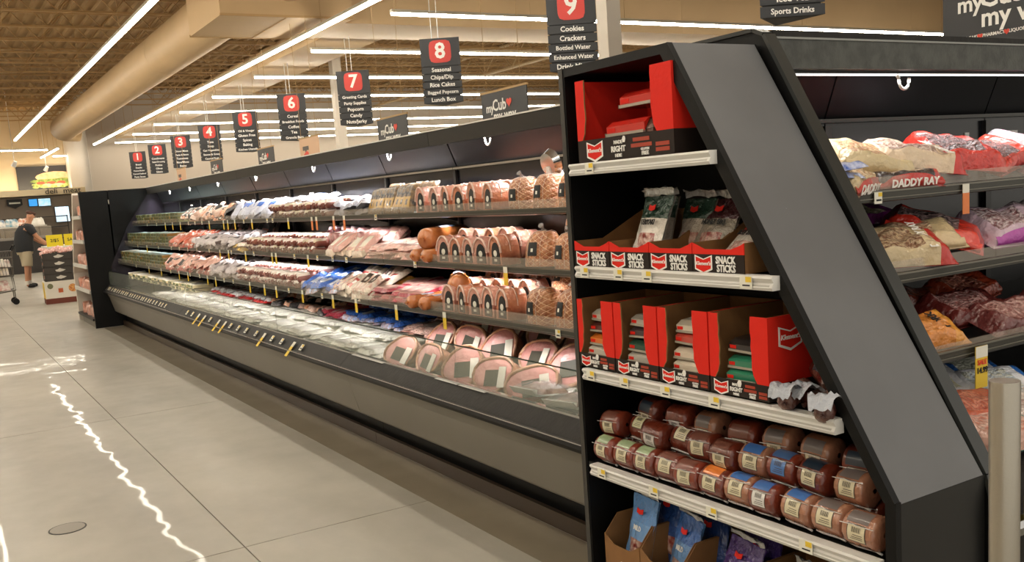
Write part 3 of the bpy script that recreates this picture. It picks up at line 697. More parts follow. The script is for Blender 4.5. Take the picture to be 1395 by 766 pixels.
def tray_box(name, side, top):
    m = MB().box((0, -.075, 0), (.22, .075, .034)).box((.004, -.071, .034), (.216, .071, .0375), 1).box((-.001, -.05, .006), (0, .05, .028), 2)
    return link('meal_tray', m.mesh('meal_tray', [film('tray_side_'+name, side, bump=.1), mat('tray_top_'+name, top, .3, coat=.6), mat('tray_label_'+name, '3d4a22', .5)]))
lev = {'top': (SH[0][0], SURF[0], 'top shelf'), 'middle': (SH[1][0], SURF[1], 'middle shelf'), 'lower': (SH[2][0], SURF[2], 'lower shelf')}
rnd = random.Random(11)
J = lambda a: rnd.uniform(-a, a)
BH = big_ham(); HH = ham_half(hampink); HH2 = ham_half(film('brown_sliced_ham', 'c98563', col2='b36a4c', vscale=20, rnd=.12)); SP = [spiral_ham(0), spiral_ham(2.1)]; BL = bologna_log()
# --- large glazed hams near the shelving unit
def hams(level, front, second, up2=.0, up3=()):
    xf, z, nm = lev[level]
    for row, ys, dx, dz in ((0, front, .11, 0), (1, second, .29, up2)):
        for i, y in enumerate(ys):
            place(BH, (xf+dx, y, z+dz), (0, J(.08), J(.35)), 'glazed netted ham, %s from the shelving unit, %s row, %s' % (ORD[i], 'front' if row == 0 else 'back', nm), 'ham', 'glazed hams by the shelving unit', (1, 1.0+J(.06), 1+J(.05)))
hams('top', [3.42, 3.66, 3.88, 4.10], [3.5, 3.76, 4.0])
hams('middle', [3.30, 3.53, 3.77], [3.34, 3.62])
hams('lower', [3.13, 3.37, 3.60], [3.20, 3.42, 3.68])
for i, y in enumerate((3.36, 3.62)): place(BH, (lev['middle'][0]+.24, y, lev['middle'][1]+.10), (0, J(.2), J(.4)), 'glazed netted ham atop others, middle shelf, %s the shelving unit' % ['beside', 'away from'][i], 'ham', 'glazed hams by the shelving unit', .9)
for i, y in enumerate((3.16, 3.40, 3.66)): place(BH, (lev['lower'][0]+.27, y, lev['lower'][1]+.115), (0, J(.3), J(.4)), 'glazed netted ham raised at the back of the lower shelf, %s from the shelving unit' % ORD[i], 'ham', 'glazed hams by the shelving unit', .85)
# --- ham halves with black arched labels
for level, ys, rows, stack in (('top', [4.36, 4.52, 4.68, 4.83, 4.98, 5.14], 2, 0), ('middle', [4.10, 4.24, 4.38, 4.52, 4.66], 2, 1), ('lower', [3.86, 3.99, 4.12, 4.26, 4.40], 3, 1)):
    xf, z, nm = lev[level]
    for r_ in range(rows):
        for i, y in enumerate(ys):
            pr = HH2 if (level == 'top' and i < 3) or (i+r_) % 3 == 0 else HH
            place(pr, (xf+.03+r_*.135, y+J(.01), z+r_*.028*stack), (0, J(.04), J(.18)), 'upright ham half, %s from the glazed hams, row %s of the %s' % (ORD[i], ['one', 'two', 'three'][r_], nm), 'ham', 'ham halves on the '+nm, (1, 1, 1+J(.06)))
# --- bologna logs
for i, (x, y, z, rz, s) in enumerate(((2.56, 4.93, 1.20, R(28), 1.0), (2.46, 4.78, 1.132, R(5), .62), (2.47, 4.95, 1.132, R(12), .62), (2.44, 4.56, .955, R(60), 1.05), (2.33, 4.62, .893, R(15), .6), (2.33, 4.76, .893, R(8), .6), (2.72, 4.45, 1.132, R(40), .8))):
    place(BL, (x+.0, y, z), (0, 0, rz), ['large orange-brown bologna log with its cut end out on the middle shelf', 'small bologna chunk under the large log, nearer the hams, middle shelf', 'small bologna chunk under the large log, farther from the hams, middle shelf',
        'largest orange-brown bologna log lying across the lower shelf', 'smaller bologna chunk below the largest log, nearer the hams', 'smaller bologna chunk below the largest log, farther from the hams', 'dark smoked log lying behind the ham halves on the middle shelf'][i], 'sausage log', 'bologna logs', s)
# --- deck: spiral hams and foam trays behind the front glass
sp = [(2.24, 3.93, .66, 0), (2.25, 4.25, .66, .3), (2.24, 4.62, .66, -.2), (2.24, 4.98, .66, .1), (2.26, 3.62, .65, .2), (2.43, 3.55, .72, .1), (2.45, 3.85, .73, -.1), (2.44, 4.2, .73, .2), (2.45, 4.52, .74, 0), (2.63, 3.7, .78, .1), (2.64, 4.05, .79, -.1), (2.63, 4.4, .79, .1), (2.62, 4.75, .76, .2), (2.44, 4.85, .72, 0), (2.63, 3.38, .78, .1), (2.43, 3.22, .70, -.15)]
for i, (x, y, z, t) in enumerate(sp):
    row = 'glass' if x < 2.3 else ('middle' if x < 2.5 else 'back'); k = sum(1 for q in sp[:i] if ('glass' if q[0] < 2.3 else ('middle' if q[0] < 2.5 else 'back')) == row)
    place(SP[i % 2], (x, y, z-.035), (R(J(14)), R(28+J(8)), t+J(.1)+R(12)), 'pink-faced half ham in the deck, %s placed in the %s row' % (ORD[k], {'glass': 'front glass', 'middle': 'middle', 'back': 'rear'}[row]), 'ham', 'half hams in the glass-fronted deck', 1.2)
for i, (x, y) in enumerate(((2.33, 3.62), (2.29, 3.30), (2.5, 3.35), (2.27, 2.98))):
    o = root('foam_tray', 'white foam tray of film-wrapped dark meat in the deck, %s from the front corner' % ORD[3-i], 'meat tray', (x-.06, y-.08, .585), (0, R(8), R(8)+J(.2)), 'foam trays in the deck')
    MB().prism([(-.13, .03), (-.10, 0), (.10, 0), (.13, .03), (.122, .03), (.095, .006), (-.095, .006), (-.122, .03)], -.085, .085, 'y').prism([(-.085, .03), (-.085, 0), (.085, 0), (.085, .03)][::-1], -.1, -.1001, 'x').obj('tray', mat('white_foam', 'e4e3dc', .6), o)
    MB().grid(lambda u, v: ((u-.5)*.21, (v-.5)*.15, .008+.045*(math.sin(math.pi*u)*math.sin(math.pi*v))**.5*(1+.4*wob(u*9, v*9, 1, i))), 12, 10).obj('meat', film('dark_meat', '6d4436', col2='a88878', vscale=25, bump=.6), o)
    MB().grid(lambda u, v: ((u-.5)*.25, (v-.5)*.168, .031+.028*(math.sin(math.pi*u)*math.sin(math.pi*v))**.6*(1+.5*wob(u*9, v*9, 1.4, i+5))), 12, 10).obj('film_wrap', clearf, o)
# --- generic fills along the shelves
def fill(protos, level, y0, y1, label, cat, group, dy, rows=2, dx=.17, stack=1, dz=.03, x0=.13, z0=0, jit=.02, tilt=.1, rz=0, jr=.25, rise=.02, scale=1, pitch=0, roll=0, join=False):
    xf, z, nm = lev[level] if isinstance(level, str) else level
    y = y0+dy/2; k = 0; jb = MB(); jm_ = []; c_ = -1
    while y < y1:
        c_ += 1
        for r_ in range(rows):
            for s_ in range(stack):
                lb_ = '%s, %s from the right, %s row%s' % (label, ORD[c_] if c_ < 20 else 'twenty-'+ORD[(c_-20) % 20], ['front', 'second', 'third'][r_], '' if stack == 1 else ', '+['bottom', 'middle' if stack > 2 else 'upper', 'top', 'topmost'][s_])
                p = protos[(k+rnd.randint(0, 1)*(len(protos) > 2)) % len(protos)]; k += 1
                L_ = (xf+x0+r_*dx+J(jit), y+J(jit), z+z0+s_*dz+r_*rise+J(.002)); E_ = (roll+J(tilt), pitch+J(tilt), rz+J(jr)); S_ = scale*(1+J(.05))
                if not join: place(p, L_, E_, lb_, cat, group, S_); continue
                M_4 = Matrix.LocRotScale(Vector(L_), __import__('mathutils').Euler(E_), Vector((S_,)*3)); me = p.data; o_ = len(jb.v)
                jb.v += [tuple(M_4 @ v.co) for v in me.vertices]
                for m_ in me.materials:
                    if m_ not in jm_: jm_.append(m_)
                for f_ in me.polygons: jb.f.append([o_+q for q in f_.vertices]); jb.m.append(jm_.index(me.materials[f_.material_index])); jb.s.append(f_.use_smooth)
        y += dy
    if join:
        o = jb.obj(protos[0].name.split('.')[0]+'_pile', jm_); tag(o, label, cat); o['kind'] = 'stuff'
# near-mid packs
pk = {}
pk['pinkflat'] = [flat('pinkflat%d' % i, c, 'efd9cf', .26, .15, .028, i, (.2, .8, .3, .8), inner='e8c6ba') for i, c in enumerate(('dc9c92', 'e7b9ac'))]
pk['oval'] = [flat('oval', 'e6d2bd', 'd9a596', .2, .16, .03, 3, (.15, .85, .15, .85), mid='eadfca'), flat('oval2', 'd8a79b', 'e9e0cc', .2, .16, .03, 4, (.2, .8, .2, .7))]
pk['roundpink'] = [chub('roundpink', 'd9a7a6', 'e9dbd2', .045, .2, (-.5, .5), (.15, .35)), chub('roundpink2', 'cf9897', 'e5c5c0', .045, .2, (-.3, .3), (.1, .4))]
pk['blackgold'] = [flat('blackgold', '26201c', 'b99245', .2, .11, .03, 5, (.15, .85, .25, .6), mid='3a2c1c', inner='7a5a2c'), flat('blackgold2', '5a4226', '1f1b18', .2, .11, .03, 6, (.1, .9, .2, .7), mid='c9a254')]
pk['silver'] = [flat('silver', 'a3a4ac', '2c2c34', .2, .13, .035, 7, (.2, .8, .3, .7), mid='d9d9de', inner='8a8a96'), flat('silver2', 'a5a6b2', 'e6e6ea', .2, .13, .035, 8)]
pk['brown'] = [chub('brown1', '6a3428', 'd8cbb2'), chub('brown2', '86463a', 'e6d7cf'), chub('brown3', '9c5a4c', 'cfc1a4'), chub('brown4', '7a3c34', 'e2c4b8')]
pk['pinkchub'] = [chub('pc1', 'c08a82', 'efe3d8'), chub('pc2', '8d5650', 'e9d9cf'), chub('pc3', 'a06a62', 'f0e8e0')]
pk['purple'] = [chub('pp1', '4a2630', 'd8c8cc', .035, .15), chub('pp2', '5f3038', 'b89aa4', .035, .15)]
pk['blue'] = [flat('blue1', 'b9cbe8', '2c5cb8', .2, .14, .03, 9, (.1, .9, .5, .95), mid='e6ecf5', inner='e0b8b0'), flat('blue2', '3468c4', 'dfe7f5', .2, .14, .03, 10, (.2, .8, .2, .6))]
pk['bluewhite'] = [flat('bw1', 'c2c5d4', '2a58a8', .2, .13, .04, 11, (.1, .9, .55, .95), mid='3a66b4'), flat('bw2', 'cac9d2', '8ca2cc', .2, .13, .04, 12)]
pk['white'] = [flat('wh1', 'cdc4c4', 'a08e8e', .19, .12, .035, 13, (.2, .8, .2, .6)), flat('wh2', 'c4babb', '3c3334', .19, .12, .035, 14, (.25, .75, .3, .55), mid='d8b0a8')]
pk['yellowred'] = [flat('yr1', 'e6c060', 'd24a30', .2, .13, .03, 15, (.2, .8, .15, .5), mid='f0e0b0'), flat('yr2', 'e8dccb', 'c23a34', .2, .13, .03, 16, (.1, .9, .2, .6)), flat('yr3', 'efe6d6', '4a3a34', .2, .13, .03, 17, (.2, .8, .4, .8), inner='d8b0a0')]
pk['maroon'] = [flat('mr1', 'a52a3c', 'dba39a', .26, .14, .025, 18, (.14, .86, .12, .88), mid='e8bfb4'), flat('mr2', 'b83a4a', 'e2b3a8', .26, .14, .025, 19, (.14, .86, .12, .88), mid='d99088')]
pk['redbundle'] = [flat('rb1', 'b8321f', 'e8cfc4', .2, .1, .035, 20, (.2, .8, .1, .35), inner='d98a70'), flat('rb2', 'd9694a', 'f0e0d8', .2, .1, .035, 21, (.2, .8, .65, .9))]
pk['mixed'] = [flat('mx1', 'd98e66', '221e1e', .19, .12, .035, 22, (.2, .8, .1, .45), mid='e9e4dc', inner='efc6a8'), flat('mx2', '2a2424', 'e9e6e4', .19, .12, .035, 23, (.25, .75, .2, .6), mid='9a3a2c'), flat('mx3', 'dcb7a4', '3a2c2a', .19, .12, .035, 24, (.1, .6, .5, .9))]
pk['pinkjumble'] = [flat('pj1', 'd98f84', 'f2e6e2', .19, .12, .035, 25, (.2, .8, .1, .4), inner='b9463c'), flat('pj2', 'e6b4a4', '2c2626', .19, .12, .035, 26, (.3, .7, .2, .6))]
pk['darkred'] = [flat('dr1', '2a1a1c', '8d2c22', .22, .15, .03, 27, (.15, .85, .3, .8), mid='d9d2c8'), flat('dr2', '1f1c20', 'c04a34', .22, .15, .03, 28)]
pk['redwhite'] = [flat('rw1', 'd02c28', 'f4eeee', .24, .09, .025, 29, (.15, .85, .1, .9), mid='f4eeee'), flat('rw2', 'e9e4e2', 'b83028', .24, .09, .025, 30)]
pk['pale'] = [flat('pale1', 'e2e1d4', 'f2f2ea', .24, .2, .02, 31, (.15, .85, .2, .8), mid='c6c9b4', inner='dcdccc'), flat('pale2', 'd9dacb', 'eeeee6', .24, .2, .02, 32, inner='e0ded2')]
pk['green'] = [tray_box('g1', '7f8250', 'bcd0cc'), tray_box('g2', '9a7c3c', 'c6d6d6'), tray_box('g3', '8a8a62', '9fc0c8')]
pk['cream'] = [tray_box('c1', 'd8cca6', 'e8e2c8'), tray_box('c2', 'c9bb94', 'efe8d4')]
UP = R(-62)
T = 'top'; M_ = 'middle'; Lw = 'lower'
fill(pk['blackgold'], T, 5.3, 5.95, 'upright black and gold pack on top shelf', 'meat pack', 'black and gold packs', .085, 2, .13, 1, pitch=R(-70), z0=.075, x0=.08, jr=.12)
fill(pk['silver'], T, 6.0, 6.6, 'shiny silver crumpled pack on top shelf', 'meat pack', 'silver packs on the top shelf', .12, 2, .16, 2, .035, tilt=.35, z0=.02)
fill(pk['brown'], T, 6.65, 8.0, 'pile of short dark brown sausages in a block on the top shelf', 'sausage', 'dark brown sausages on the top shelf', .068, 2, .16, 2, .056, x0=.09, jit=.013, tilt=.10, jr=.22, join=True)
fill(pk['bluewhite'], T, 7.1, 8.1, 'blue-white bag on the top brown sausages', 'meat pack', 'blue and white bags on top', .14, 1, .16, 1, z0=.115, x0=.25, tilt=.4)
fill(pk['bluewhite'], T, 8.2, 9.25, 'leaning blue-white bag on top shelf', 'meat pack', 'blue and white bags leaning', .13, 2, .15, 1, pitch=R(-40), z0=.07, x0=.1, tilt=.25)
fill(pk['mixed'], T, 9.35, 11.3, 'pile of orange, black and white packs jumbled at the far part of the top shelf', 'meat pack', 'jumbled packs far on the top shelf', .12, 2, .15, 2, .04, pitch=R(-25), z0=.04, x0=.1, tilt=.45, join=True)
fill(pk['green'], T, 11.5, 14.1, 'pile of greenish meal trays stacked at the far end of the top shelf', 'meal tray', 'meal trays on the top shelf', .16, 1, .2, 3, .038, x0=.03, jit=.008, tilt=.01, jr=.05, join=True)
fill(pk['oval'], M_, 5.75, 6.3, 'oval ham slice pack on middle shelf', 'meat pack', 'oval ham slice packs', .15, 2, .18, 2, .03, pitch=R(-35), z0=.06, x0=.09)
fill(pk['pinkflat'], M_, 5.05, 5.75, 'long pink sliced pack on middle shelf', 'meat pack', 'pink sliced packs on the middle shelf', .11, 2, .2, 3, .026, rz=.5, jr=.15, z0=.005, x0=.14)
fill(pk['roundpink'], M_, 5.85, 6.55, 'pale pink meat roll on middle shelf', 'meat roll', 'pale pink rolls', .1, 2, .12, 2, .07, x0=.2, jr=.2)
fill(pk['purple'], M_, 6.45, 6.95, 'dark purplish sausage on middle shelf', 'sausage', 'dark purplish sausages', .08, 1, .16, 3, .062, x0=.3, jr=.1)
fill(pk['brown'], M_, 6.65, 8.4, 'stubby brown sausage on middle shelf', 'sausage', 'brown sausages on the middle shelf', .07, 2, .16, 2, .056, x0=.09, jit=.013, tilt=.10, jr=.22, rise=.03)
fill(pk['white'], M_, 8.75, 10.3, 'pile of white film packs at the far middle of the middle shelf', 'meat pack', 'white packs on the middle shelf', .12, 2, .16, 2, .035, pitch=R(-25), z0=.04, x0=.1, tilt=.35, join=True)
fill(pk['yellowred'], M_, 8.42, 8.75, 'orange-yellow pack on middle shelf', 'meat pack', 'orange packs on the middle shelf', .12, 1, .16, 2, .035, x0=.1)
fill(pk['darkred'], M_, 8.7, 10.5, 'pile of dark red-and-black packs standing at the back of the middle shelf', 'meat pack', 'dark packs at the back', .16, 1, .16, 2, .05, pitch=R(-60), z0=.09, x0=.42, tilt=.2, join=True)
fill(pk['redbundle'], M_, 10.3, 11.5, 'pile of bright red and pink packs beside the trays on the middle shelf', 'meat pack', 'red packs on the middle shelf', .1, 2, .15, 2, .04, pitch=R(-30), z0=.04, x0=.1, tilt=.2, join=True)
fill(pk['green'], M_, 11.6, 14.1, 'pile of greenish meal trays stacked at the far end of the middle shelf', 'meal tray', 'meal trays on the middle shelf', .16, 1, .2, 4, .038, x0=.03, jit=.008, tilt=.01, jr=.05, join=True)
fill(pk['maroon'], Lw, 4.85, 5.4, 'maroon-edged sliced pack on lower shelf', 'meat pack', 'maroon sliced packs', .12, 2, .2, 3, .024, rz=.55, jr=.12, x0=.15)
fill(pk['yellowred'], Lw, 5.45, 6.0, 'yellow-red standing pack on lower shelf', 'meat pack', 'yellow and red packs', .11, 2, .15, 2, .04, pitch=R(-30), z0=.04, x0=.1, tilt=.15)
fill(pk['blue'], Lw, 5.95, 6.7, 'blue-white pack on lower shelf', 'meat pack', 'blue packs on the lower shelf', .12, 3, .15, 2, .035, pitch=R(-15), z0=.02, x0=.1, tilt=.2)
fill(pk['pinkchub'], Lw, 6.65, 8.3, 'small pinkish-brown sausage on lower shelf', 'sausage', 'pinkish sausages on the lower shelf', .07, 2, .16, 2, .056, x0=.09, jit=.013, tilt=.10, jr=.22, rise=.03)
fill(pk['white'], Lw, 8.3, 9.3, 'pile of clear white-topped packs on the lower shelf left of the sausages', 'meat pack', 'white packs on the lower shelf', .13, 2, .16, 2, .04, pitch=R(-25), z0=.04, x0=.12, tilt=.3, join=True)
fill(pk['pinkjumble'], Lw, 9.3, 11.3, 'pile of pink and white packs in the far jumble on the lower shelf', 'meat pack', 'pink packs on the lower shelf', .12, 2, .15, 2, .045, pitch=R(-25), z0=.04, x0=.1, tilt=.4, join=True)
fill(pk['green'], Lw, 11.4, 14.1, 'pile of greenish meal trays stacked at the far end of the lower shelf', 'meal tray', 'meal trays on the lower shelf', .16, 1, .2, 4, .038, x0=.03, jit=.008, tilt=.01, jr=.05, join=True)
DK = (2.13, .575, 'deck')
fill(pk['pale'], DK, 5.2, 11.6, 'pile of pale clear flat packs seen through the front glass of the deck', 'meat pack', 'pale flat packs in the deck', .22, 2, .21, 2, .022, x0=.13, jit=.01, tilt=.08, rise=.035, z0=.0, join=True)
DB = (2.55, .66, 'deck back')
fill(pk['pinkflat'], DB, 4.95, 5.5, 'pale pink flat pack in the deck', 'meat pack', 'pink flat packs in the deck', .13, 2, .2, 2, .025, x0=.05, rz=.4)
fill(pk['blue'], DB, 5.5, 6.5, 'bright blue pack in the deck', 'meat pack', 'blue packs in the deck', .13, 2, .2, 2, .03, x0=.05, tilt=.15)
fill(pk['maroon'], DB, 6.5, 6.85, 'red-edged flat pack in the deck', 'meat pack', 'red-edged packs in the deck', .13, 2, .2, 2, .03, x0=.05, tilt=.15)
fill(pk['mixed'], DB, 6.9, 8.3, 'pile of black and white packs at the back of the deck, left of the red-edged packs', 'meat pack', 'black and white packs in the deck', .13, 2, .2, 1, .03, x0=.05, tilt=.2, join=True)
fill(pk['redwhite'], DB, 8.3, 10.2, 'pile of red and white stick-shaped packs at the back of the deck', 'meat pack', 'red and white packs in the deck', .1, 2, .22, 2, .028, x0=.05, rz=.2, join=True)
fill(pk['cream'], DB, 10.4, 14.1, 'pile of cream-coloured tub packs at the far end of the deck', 'meal tray', 'cream tubs in the deck', .16, 1, .22, 2, .038, x0=-.2, jr=.1, join=True)
# scan gun like lamp and hanging bulb on the back wall near the unit
o = root('clip_on_scale', 'silver round pan on a bracket at the back above the glazed hams', 'scale', (2.74, 4.06, 1.60))
MB().tube([(0, 0, .03), (-.02, 0, .0)], [.075, .06], 16).obj('pan', chrome, o, None).rotation_euler = (0, R(40), 0)
MB().tube([(0, 0, 0), (.06, 0, -.03), (.10, 0, -.02)], .012, 8).obj('bracket', black, o)
MB().tube([(.0, -.0, 0), (-.01, .01, -.06)], [.02, .012], 8).tube([(-.01, .01, -.06), (-.03, .05, -.12)], .009, 6).tube([(-.01, .01, -.06), (-.03, -.03, -.12)], .009, 6).obj('prongs', white, o)
# ------------------------------------------------------------------ near shelving unit goods
def badge(parent, loc, rot, s=1.0, sk=0, txt="Klement's"):
    w_, h_ = .075*s, .052*s
    out = [(-w_/2, -h_/2+.008*s), (0, -h_/2-.006*s), (w_/2, -h_/2+.008*s), (w_/2, h_/2), (0, h_/2-.012*s), (-w_/2, h_/2)]
    key = ('badge', s)
    if key not in TXT:
        m = MB().prism(out, 0, .0012, 'z', 0).prism([(p[0]*.86, p[1]*.8) for p in out], .0012, .0018, 'z', 1); TXT[key] = m.mesh('logo_badge', [white, cardred])
    b_ = par('logo_badge', TXT[key], parent, loc, rot)
    return b_
def badge_txt(parent, loc, rot, s=1.0):
    par('lettering', text_mesh("Klement's", .016*s, white, bold=.015, shear=.2), parent, loc, rot)
ragged = random.Random(3)
def display_box(y0, y1, zb, zt, band, x=1.86, depth=.30, label='', wl=.052, wr=.065, sidebadge=False, flat_front=False):
    """tall red display carton: black printed band below, opening above between two flaps; y0 > y1 (left to right as seen)"""
    o = root('display_carton', label, 'carton', (x, (y0+y1)/2, zb), (0, 0, 0), 'red display cartons')
    a, b = (y0-y1)/2-.002, -(y0-y1)/2+.002; H = zt-zb; t = .003
    bd = par('printed_band', MB().box((0, b, 0), (t, a, band)).mesh('printed_band', cardblk), o)
    def flap(ya, yb_):       # torn edge strip
        lo, hi = (ya, yb_); pts = [(hi, band), (hi, H)]
        n = 9; edge_ = []
        for k in range(n+1):
            zz = H-(H-band)*k/n; edge_.append((lo+ragged.uniform(-.0022, .0022)+(.02*(k/n)**8), zz))
        return [(hi, band)]+[(hi, H)]+edge_
    left = flap(a-wl, a); right_ = [( -p[0], p[1]) for p in flap(a-wr, a)]
    par('front_flap', MB().prism(left, 0, t, 'x').mesh('front_flap', cardred), o)
    par('front_flap', MB().prism(right_, 0, t, 'x').mesh('front_flap', cardred), o)
    par('torn_edge', MB().prism([(p[0]-.0012, p[1]) for p in left[2:]]+[(p[0]+.0008, p[1]) for p in left[2:]][::-1], -.0005, t+.0005, 'x').mesh('torn_edge', cardbrown), o)
    for s_, nm in ((a, 'side_wall'), (b, 'side_wall')):
        m = MB().box((t, s_-t if s_ > 0 else s_, 0), (depth, s_ if s_ > 0 else s_+t, band), 1).box((t, s_-t if s_ > 0 else s_, band), (depth, s_ if s_ > 0 else s_+t, H), 0)
        if not flat_front: m.box((t, s_-2*t if s_ > 0 else s_+t, 0.003), (depth, s_-t if s_ > 0 else s_+2*t, H), 2)
        sw = par(nm, m.mesh(nm, [cardred, cardblk, cardbrown]), o)
    par('rear_wall', MB().box((depth-t, b, 0), (depth, a, H)).mesh('rear_wall', cardred if flat_front else cardbrown), o)
    par('bottom', MB().box((0, b, 0), (depth, a, t)).mesh('bottom', cardbrown), o)
    if sidebadge:
        q = badge(o, (.085, b-.0005, H*.74), FACE_NY, 1.2); badge_txt(o, (.085, b-.003, H*.74), FACE_NY, 1.2)
    s = band/.05; k = (y0-y1)/.22
    badge(bd, (-.0005, a-.042*k, band*.5), FACE_NX, .78*s*min(1, k)); badge_txt(bd, (-.0028, a-.042*k, band*.5), FACE_NX, .78*s*min(1, k))
    par('lettering', text_mesh('MADE', .011*s, white, bold=.02), bd, (-.001, a-.098*k, band*.74), FACE_NX)
    par('lettering', text_mesh('RIGHT', .017*s, white, bold=.03), bd, (-.001, a-.098*k, band*.45), FACE_NX)
    par('lettering', text_mesh('HERE', .010*s, white, bold=.02), bd, (-.001, a-.098*k, band*.18), FACE_NX)
    par('wisconsin_shape', MB().prism([(-.006, -.008), (.004, -.008), (.008, .002), (.006, .010), (-.002, .012), (-.008, .004)], 0, .0008, 'z').mesh('state_shape', white), bd, (-.001, a-.112*k, band*.82), FACE_NX).name = 'state_shape'
    for q, (yy_, zz_, ww, hh) in enumerate(((.150, .76, .036, .16), (.150, .52, .045, .16))): par('red_print_block', MB().box((-.0012, -ww/2*k, -hh/2*band), (0, ww/2*k, hh/2*band)).mesh('red_print_block', mat('dull_red_print', 'a23a22', .5)), bd, (0, a-yy_*k, band*zz_))
    par('lettering', text_mesh('GLUTEN', .007*s, white, bold=.02), bd, (-.001, a-.158*k, band*.34), FACE_NX)
    par('lettering', text_mesh('FREE', .011*s, white, bold=.03), bd, (-.001, a-.158*k, band*.17), FACE_NX)
    for q in (.5, .28): par('red_print_block', MB().box((-.0012, -.014*k, -.08*band), (0, .014*k, .08*band)).mesh('red_print_block', P('dull_red_print')), bd, (0, a-.195*k, band*(q-.02)))
    return o
def sleeve(loc, rot, label, topc, L=.17, W=.13, H=.028, name=None):
    """flat snack stick pack: dark meat, coloured sleeve on the front edge"""
    o = root('meat_pack', label, 'meat pack', loc, rot, None)
    MB().grid(lambda u, v: (.004+W*u, (v-.5)*L, H*.25+(H*.8)*min(1, (min(u, 1-u)*7))**.5*min(1, min(v, 1-v)*9)**.5*(1+.15*wob(u*7, v*9, 1, loc[1]*9))), 8, 12).box((.006, -L/2+.004, 0), (W, L/2-.004, H*.3)).obj('meat', film('dark_snack_meat', '3f1a14', col2='6d4a3c', vscale=30, bump=.5), o)
    s_ = MB().prism([(-.001, H*.12), (-.002, H*.75), (.02, H*1.13), (.07, H*1.18), (.07, H*1.12), (.02, H*1.05)], -L*.36, L*.40).obj('sleeve', mat('sleeve_'+topc, topc, .3, coat=.5), o)
    MB().prism([(-.0025, H*.3), (-.0028, H*.62), (-.0015, H*.62)], L*.22, L*.38).obj('sleeve_badge', cardred, s_)
    MB().box((-.003, -L*.34, 0), (.01, L*.42, H*.22)).obj('backing_card', mat('grey_card', 'a39a8a', .6), o)
    return o
# top shelf carton
display_box(2.586, 2.113, 1.570, 1.832, .072, depth=.3, label='widest red display carton, alone on the top shelf of the slanted unit', wl=.046, wr=.095, flat_front=True)
for k, (y, z) in enumerate(((2.36, 1.575), (2.31, 1.665))):
    sleeve((1.885+.02*k, y, z+.07 if k == 0 else z+.065), (0, 0, R(-4)), 'red-sleeved snack pack in the widest carton, %s one' % ['lower', 'upper'][k], 'c8281c', .27, .16, .04)
for k, y in enumerate((2.36, 2.34)): sleeve((1.89, y, 1.576+.034*k), (0, 0, 0), 'snack pack buried at the bottom of the widest carton, %s' % ['bottom-most', 'just above the bottom-most'][k], 'c8281c', .28, .17, .032)
# shelf 2: low cartons reading SNACK STICKS
cy = [2.641, 2.45, 2.253, 2.06, 1.855]
for k in range(4):
    a, b = cy[k]-.0015, cy[k+1]+.0015; zb = 1.2285; H = .087; band = .055
    o = root('snack_stick_carton', 'low snack sticks carton, %s from the left on the second shelf' % ORD[k], 'carton', (1.86, (a+b)/2, zb), (0, 0, 0), 'snack sticks cartons')
    hw = (a-b)/2
    f = par('printed_band', MB().box((0, -hw, 0), (.003, hw, band)).mesh('printed_band', cardblk), o)
    par('red_rim', MB().prism([(-hw, band), (hw, band), (hw, H), (hw-.012, H-.004), (hw-.05, band+.014), (-hw+.05, band+.014), (-hw+.012, H-.006), (-hw, H)], 0, .003, 'x').mesh('red_rim', cardred), o)
    for s_ in (-1, 1): par('side_wall', MB().box((.003, s_*hw-(.003 if s_ > 0 else 0), 0), (.30, s_*hw+(0 if s_ > 0 else .003), H)).prism([(.12, H), (.30, H), (.30, H+.085)], s_*hw-(.0025 if s_ > 0 else 0), s_*hw+(0 if s_ > 0 else .0025), 'y').mesh('side_wall', cardbrown), o)
    par('rear_wall', MB().box((.297, -hw, 0), (.30, hw, H+.085)).mesh('rear_wall', cardbrown), o); par('bottom', MB().box((0, -hw, 0), (.3, hw, .003)).mesh('bottom', cardbrown), o)
    badge(f, (-.0005, hw-.045, band*.52), FACE_NX, .93); badge_txt(f, (-.0028, hw-.045, band*.52), FACE_NX, .93)
    par('lettering', text_mesh('SNACK', .028, white, bold=.03, wide=.82), f, (-.001, hw-.132, band*.7), FACE_NX)
    par('lettering', text_mesh('STICKS', .028, white, bold=.03, wide=.82), f, (-.001, hw-.134, band*.28), FACE_NX)
